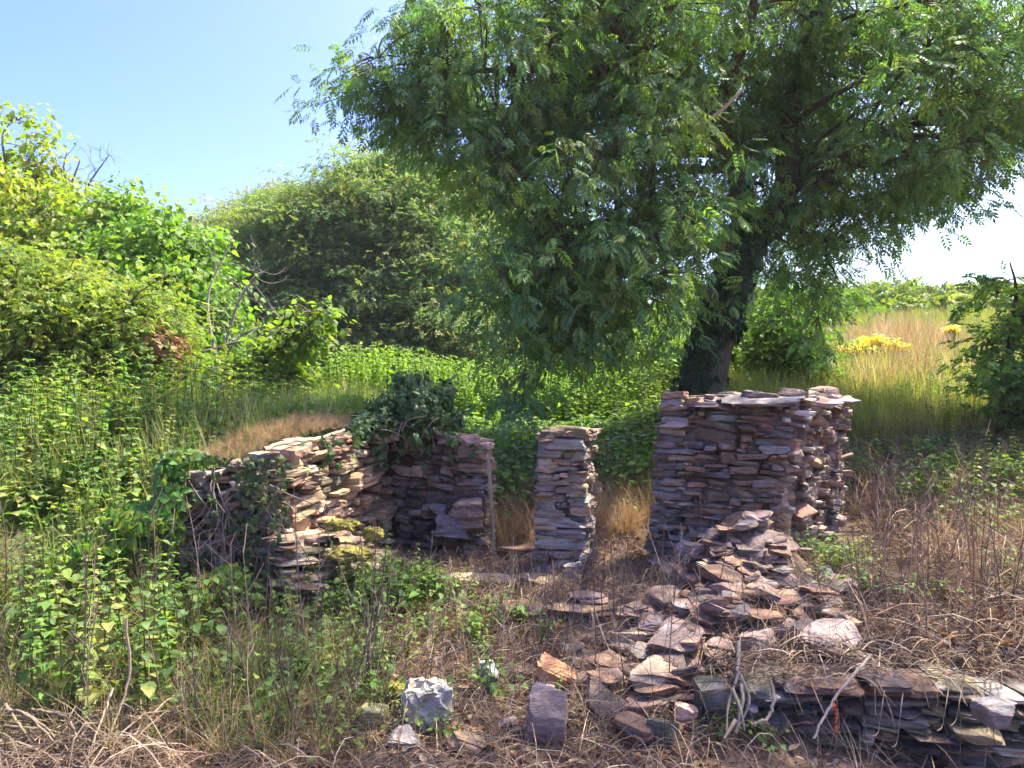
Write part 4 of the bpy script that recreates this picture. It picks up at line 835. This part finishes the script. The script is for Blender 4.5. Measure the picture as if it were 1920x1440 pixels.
inst(mb, leaf_ovate(.3, .1, .15), frames(d, np.array([[0, 0, 1.]]) + r.normal(0, .5, (n, 3))), np.stack([x, y, ground_z(x, y) + r.uniform(.003, .03, n)], -1), r.uniform(.012, .065, n), pal[r.integers(0, 5, n)] * r.uniform(.6, 1.2, (n, 1)))
x, y = region(r, 9000, lambda x, y: np.where((x < 2.9) & (y > 4.7) & (y < 6.8), 0, 1.), 1.3, 8, 3.8, 9.5); n = len(x); d = r.normal(0, 1, (n, 3)) * [1, 1, .4]
inst(mb, leaf_ovate(.3, .1, .15), frames(d, np.array([[0, 0, 1.]]) + r.normal(0, .5, (n, 3))), np.stack([x, y, ground_z(x, y) + r.uniform(.003, .05, n)], -1), r.uniform(.03, .09, n), pal[r.integers(0, 5, n)] * r.uniform(.5, 1.1, (n, 1)))
props(mb.build('leaf_litter', DRY), 'withered brown leaves strewn over the ground of the ruin', 'leaf litter', kind='stuff')
# wisps of dry straw, incl. on the wall top and behind the pillars
mb = MB(); STR = [(.4, .28, .15), (.5, .37, .22), (.36, .22, .11), (.45, .3, .14)]
x, y = region(r, 900, lambda x, y: np.ones_like(x), -.3, 1.5, 6.6, 8.6); scatter(mb, WISP + GR, x, y, r.uniform(.2, .5, len(x)), STR, r, .5)
x, y = region(r, 900, lambda x, y: np.where((x < 2.9) & (y < 6.9), 0, 1.), 2.0, 7, 4, 9); scatter(mb, WISP, x, y, r.uniform(.25, .5, len(x)), STR + BRN, r, .5)
props(mb.build('straw_grass', DRY), 'bleached straw-coloured grass in the gaps behind the pillars', 'grass', kind='stuff')
mb = MB(); n = 1500; u = r.random(n); s0, s1 = P(425, 0, 5.35), P(735, 0, 6.95); c = s0 + (s1 - s0) * u[:, None] * .86; x = c[:, 0] - r.uniform(.0, .55, n) * (.6 + .4 * u); y = c[:, 1] + r.uniform(-.08, .2, n)
zt_ = 1.2 + .22 * u + .05 * np.sin(u * 3.1) + (u > .3) * .06 * (c[:, 0] - x)
T = np.stack([x, y, zt_ - .02], -1); w = r.integers(0, 3, n); M = zrot(r.uniform(0, 6.28, n), np.abs(r.normal(0, 1.2, n)), r); col = np.array(STR + [(.35, .2, .1), (.2, .2, .06)])[r.integers(0, 6, n)] * r.uniform(.6, 1.2, (n, 1))
for j in range(3): s = w == j; inst(mb, WISP[j], M[s], T[s], r.uniform(.03, .15, s.sum()), col[s])
props(mb.build('wall_top_turf', DRY), 'rusty dry turf lying along the sloping top of the ruined wall', 'grass', kind='stuff')
# green patches in the mid ground and on the right bank
mb = MB()
for (px, py, n, sx, sy, s) in [(690, 1150, 45, .2, .18, 1), (560, 1130, 80, .35, .25, 1), (780, 1130, 22, .2, .15, .8), (640, 1270, 50, .5, .25, .8), (420, 1360, 22, .7, .2, .6), (930, 1190, 10, .15, .1, .8), (840, 1010, 20, .08, .06, .9), (1740, 1110, 16, .6, .3, .7), (1830, 920, 90, .7, .6, 1), (1560, 1060, 14, .1, .1, .7), (1400, 1385, 5, .1, .06, .5), (1100, 860, 60, .4, .4, .8), (950, 870, 40, .2, .5, .8), (1850, 870, 140, 1, .7, 1)]:
    g = G(px, py); x = g[0] + r.normal(0, sx, n); y = g[1] + r.normal(0, sy, n); scatter(mb, WEED, x, y, s * r.uniform(.5, 1.0, n), NG[:4], r, .3); k = n // 3; scatter(mb, NET, x[:k], y[:k], s * r.uniform(.25, .5, k), NG, r, .2)
props(mb.build('green_weeds', LEAF), 'patches of fresh green weeds in the mid ground and on the bank', 'weeds', kind='stuff')
# yellow moss cushions
for px, py, w, h, D, lab in [(640, 985, 60, 22, 5.5, 'broad yellow moss cushion on the tumbled foot of the ruined wall'), (700, 1000, 34, 26, 5.55, 'small rounded yellow moss cushion at the tip of the tumbled foot'), (655, 1040, 80, 26, 5.3, 'olive-yellow moss cushion low on the tumbled foot'), (795, 1140, 60, 24, None, 'yellow moss cushion on a stone among the green weeds'), (600, 1245, 70, 30, None, 'mossy hummock in the litter left of the white mortar lump'), (735, 1300, 46, 40, None, 'yellow-green moss cushion against the white mortar lump')]:
    o = loose(px, py, w, h, (.33, .28, .06), lab, 'moss_cushion', 'moss', lam=0, cuts=0, boxy=2.6, rough=.12, D=D, n=9); o.data.materials[0] = SOIL
# ------------------------------------------------------------------ individual plants
def single(name, label, cat, tpl, px, py, h, col, group, seed, mat, tilt=.1, D=None):
    r = rng(seed); g = G(px, py) if D is None else np.array([(px - 960) / F * D, D, float(ground_z((px - 960) / F * D, D))])
    m = MB(); inst(m, tpl, zrot(r.uniform(0, 6.28, 1), np.abs(r.normal(0, tilt, 1)), r), g[None], h, np.array(col)[None]); return props(m.build(name, mat, origin=g), label, cat, group)
r = rng(121)
for i in range(80):
    px, D = r.uniform(10, 720), r.uniform(3.55, 5.0)
    single('dead_stalk', 'dark leafless stalk standing among the foreground nettles', 'dead stalk', STK[i % 4], px, 0, r.uniform(.35, .95), np.array([.11, .075, .06]) * r.uniform(.6, 1.8), 'dark stalks among the nettles', 300 + i, TWIG, .16, D)
for i in range(46):
    px, D = r.uniform(820, 1330), r.uniform(4.0, 5.4)
    single('dead_stalk', 'thin brown stalk standing in front of the pillars and the rubble', 'dead stalk', STK[i % 4], px, 0, r.uniform(.3, .7), np.array([.14, .085, .07]) * r.uniform(.7, 1.5), 'brown stalks in front of the pillars', 400 + i, TWIG, .2, D)
for i in range(70):
    px, D = r.uniform(1590, 1915), r.uniform(3.9, 6.5)
    single('dead_stalk', 'brown dry stalk standing on the bank beside the broad pier', 'dead stalk', STK[i % 4], px, 0, r.uniform(.3, .8), np.array([.2, .13, .09]) * r.uniform(.6, 1.5), 'dry stalks on the bank', 500 + i, TWIG, .2, D)
for i in range(36):
    px, D = r.uniform(-10, 330), r.uniform(3.7, 4.7)
    single('nettle_plant', 'upright green nettle at the front of the nettle bed', 'nettle', NET[i % 5], px, 0, r.uniform(.5, .85), np.array(NG[i % 5]) * r.uniform(.8, 1.3), 'nettles at the front of the bed', 600 + i, LEAF, .08, D)
# ragwort
def ragwort(px, py, D, s, label, seed):
    r = rng(seed); top = P(px, py, D); b = np.array([top[0], top[1], float(ground_z(top[0], top[1]))]); t = thing('ragwort', label, 'flower', b, 'yellow ragwort in the field')
    m = MB(); n = 22; E = top + r.normal(0, 1, (n, 3)) * [s, s, s * .55]; S = np.repeat(b[None], n, 0); tubes(m, bez(S, S * .35 + E * .65 - [0, 0, .1], E, 5), .008, 3, (.1, .14, .03)); m.build('stems', TWIG, t)
    m = MB(); k = 420; c = E[r.integers(0, n, k)] + r.normal(0, .035, (k, 3)) * (1, 1, .5) * (1 + s); d = r.normal(0, 1, (k, 3)); d[:, 2] *= .3
    inst(m, leaf_ovate(.5, .05, 0), frames(d, np.array([[0, -.5, 1.]]) + r.normal(0, .3, (k, 3))), c, .05 * r.uniform(.6, 1.2, k), np.array([(.85, .66, .03)]) * r.uniform(.8, 1.1, (k, 1))); m.build('blossoms', LEAF, t)
ragwort(1598, 652, 13, .14, 'broadest yellow ragwort head, nearest the thorn bush', 1); ragwort(1622, 641, 13.6, .05, 'small ragwort head just above the broadest one', 2); ragwort(1650, 640, 13.2, .09, 'middle ragwort with a dense yellow head above the tan grass', 3)
ragwort(1678, 652, 13, .06, 'small low ragwort head in the tan grass', 4); ragwort(1788, 617, 15, .07, 'lone ragwort head near the ash sapling', 5)

# ------------------------------------------------------------------ roots and sticks
def strand(name, label, cat, pts, r0, r1, col, group=None, kids=()):
    q = smooth_path(np.array(pts), 20); q[1:-1] += rng(len(label)).normal(0, r0 * .25, (18, 3)); m = MB(); tubes(m, q, np.linspace(r0, r1, 20)[None], 7, col)
    for kp, kr in kids: w = smooth_path(np.array(kp), 14); tubes(m, w, np.linspace(kr, kr * .4, 14)[None], 6, col)
    return props(m.build(name, TWIG, smooth=True, origin=q[0]), label, cat, group)
strand('root', 'pale woody root lying along the front edge of the wall top turf', 'root', [P(495, 842, 5.2), P(545, 828, 5.45), P(600, 822, 5.85), (P(645, 806, 6.2))], .016, .012, (.5, .38, .22))
pr = (.25, .2, .14)
strand('ivy_root', 'thick pale ivy roots gripping the mossy block', 'root', [P(1385, 1205, 3.9), P(1384, 1262, 3.72), P(1392, 1300, 3.58), P(1380, 1375, 3.5)], .012, .007, pr,
       kids=[([P(1386, 1260, 3.68), P(1366, 1320, 3.56), P(1362, 1370, 3.5)], .009), ([P(1388, 1265, 3.66), P(1405, 1310, 3.57), P(1392, 1350, 3.52), P(1378, 1372, 3.5)], .008), ([P(1380, 1350, 3.5), P(1358, 1385, 3.46)], .012), ([P(1372, 1290, 3.6), P(1388, 1330, 3.54), P(1396, 1370, 3.5)], .012)])
strand('ivy_root', 'curved pale root arching down the slate face of the low wall', 'root', [P(1444, 1270, 3.7), P(1450, 1310, 3.58), P(1440, 1345, 3.53), P(1408, 1358, 3.5)], .010, .007, pr)
strand('stick', 'long thin stick leaning against the low retaining wall', 'stick', [P(1634, 1228, 3.65), P(1580, 1290, 3.52), P(1545, 1345, 3.45), P(1525, 1385, 3.4)], .008, .005, (.34, .27, .2))
for px, h in ((1655, 80), (1690, 100), (1775, 70), (1852, 180), (1800, 60)):
    strand('rootlet', 'thin pale rootlet trailing down over the low retaining wall', 'root', [P(px + 8, 1270, 3.7), P(px, 1290 + h * .3, 3.48), P(px - 8, 1290 + h, 3.44), P(px - 18, 1300 + h, 3.4)], .0024, .0014, (.22, .17, .12), 'rootlets on the low wall')
for k, (a, b, c) in enumerate([((236, 1160), (240, 1280), (180, 1440)), ((212, 1290), (190, 1350), (165, 1420)), ((2, 1330), (60, 1345), (150, 1430)), ((-10, 1360), (90, 1370), (200, 1400)), ((0, 1400), (80, 1390), (160, 1420)), ((60, 1330), (130, 1350), (145, 1440)), ((10, 1320), (50, 1380), (90, 1440)), ((-5, 1345), (40, 1335), (110, 1400)), ((20, 1430), (110, 1410), (210, 1430))]):
    lab = ('tall pale bent stick rising from the brush pile' if k == 0 else 'short pale stick beside the tall bent one' if k == 1 else 'bleached cut stick in the brush pile at the front of the nettles')
    D = [(3.55, 3.6, 3.45), (3.6, 3.5, 3.4)][k] if k < 2 else (3.6, 3.5, 3.42)
    strand('stick', lab, 'stick', [P(*a, D[0]), P(*b, D[1]), P(*c, D[2])], .007 if k < 2 else .008, .004, (.36, .28, .18) if k < 2 else (.22, .165, .11), None if k < 2 else 'sticks of the brush pile')
r = rng(131); mb = MB(); x = r.uniform(-2.7, -1.75, 700); y = r.uniform(3.3, 3.75, 700); curls(mb, x, y, r, (.15, .6), .0036, [(.2, .14, .1), (.15, .1, .07), (.28, .21, .15)], .3)
props(mb.build('brush_twigs', TWIG), 'heap of cut brown twigs at the front corner of the nettle bed', 'twigs', kind='stuff')
# red creeper
g = P(1568, 1318, 3.42); t = thing('creeper', 'drooping creeper with scarlet leaves hanging on the low wall', 'creeper', g); m = MB(); p = np.array([P(1563, 1312, 3.42), P(1570, 1345, 3.4), P(1568, 1400, 3.38)]); tubes(m, smooth_path(p, 8), .003, 3, (.3, .1, .06)); m.build('stem', TWIG, t)
m = MB(); q = smooth_path(p, 26)[:22]; d = rng(5).normal(0, .6, (22, 3)); d[:, 2] -= .8; inst(m, leaf_ovate(), frames(d, np.array([[0, -1, .3]]) + rng(6).normal(0, .3, (22, 3))), q, rng(7).uniform(.012, .028, 22), np.array([(.42, .11, .06)]) * rng(8).uniform(.7, 1.3, (22, 1))); m.build('leaves', DRY, t)

# ------------------------------------------------------------------ haze: thin summer air over the whole scene
m = bpy.data.materials.new('air'); m.use_nodes = True; nt = m.node_tree; nt.nodes.remove(nt.nodes['Principled BSDF'])
pv = nt.nodes.new('ShaderNodeVolumePrincipled'); pv.inputs['Color'].default_value = (.95, .97, 1, 1); pv.inputs['Density'].default_value = .0006; pv.inputs['Anisotropy'].default_value = .3
nt.links.new(pv.outputs[0], nt.nodes['Material Output'].inputs['Volume'])
CV, CF = CUBE[4]; mb = MB(); mb.add(CV * (520, 520, 8.5) + (0, 0, 6.5), q=CF); o = mb.build('haze', m); props(o, 'thin pale summer haze', 'haze', kind='stuff')
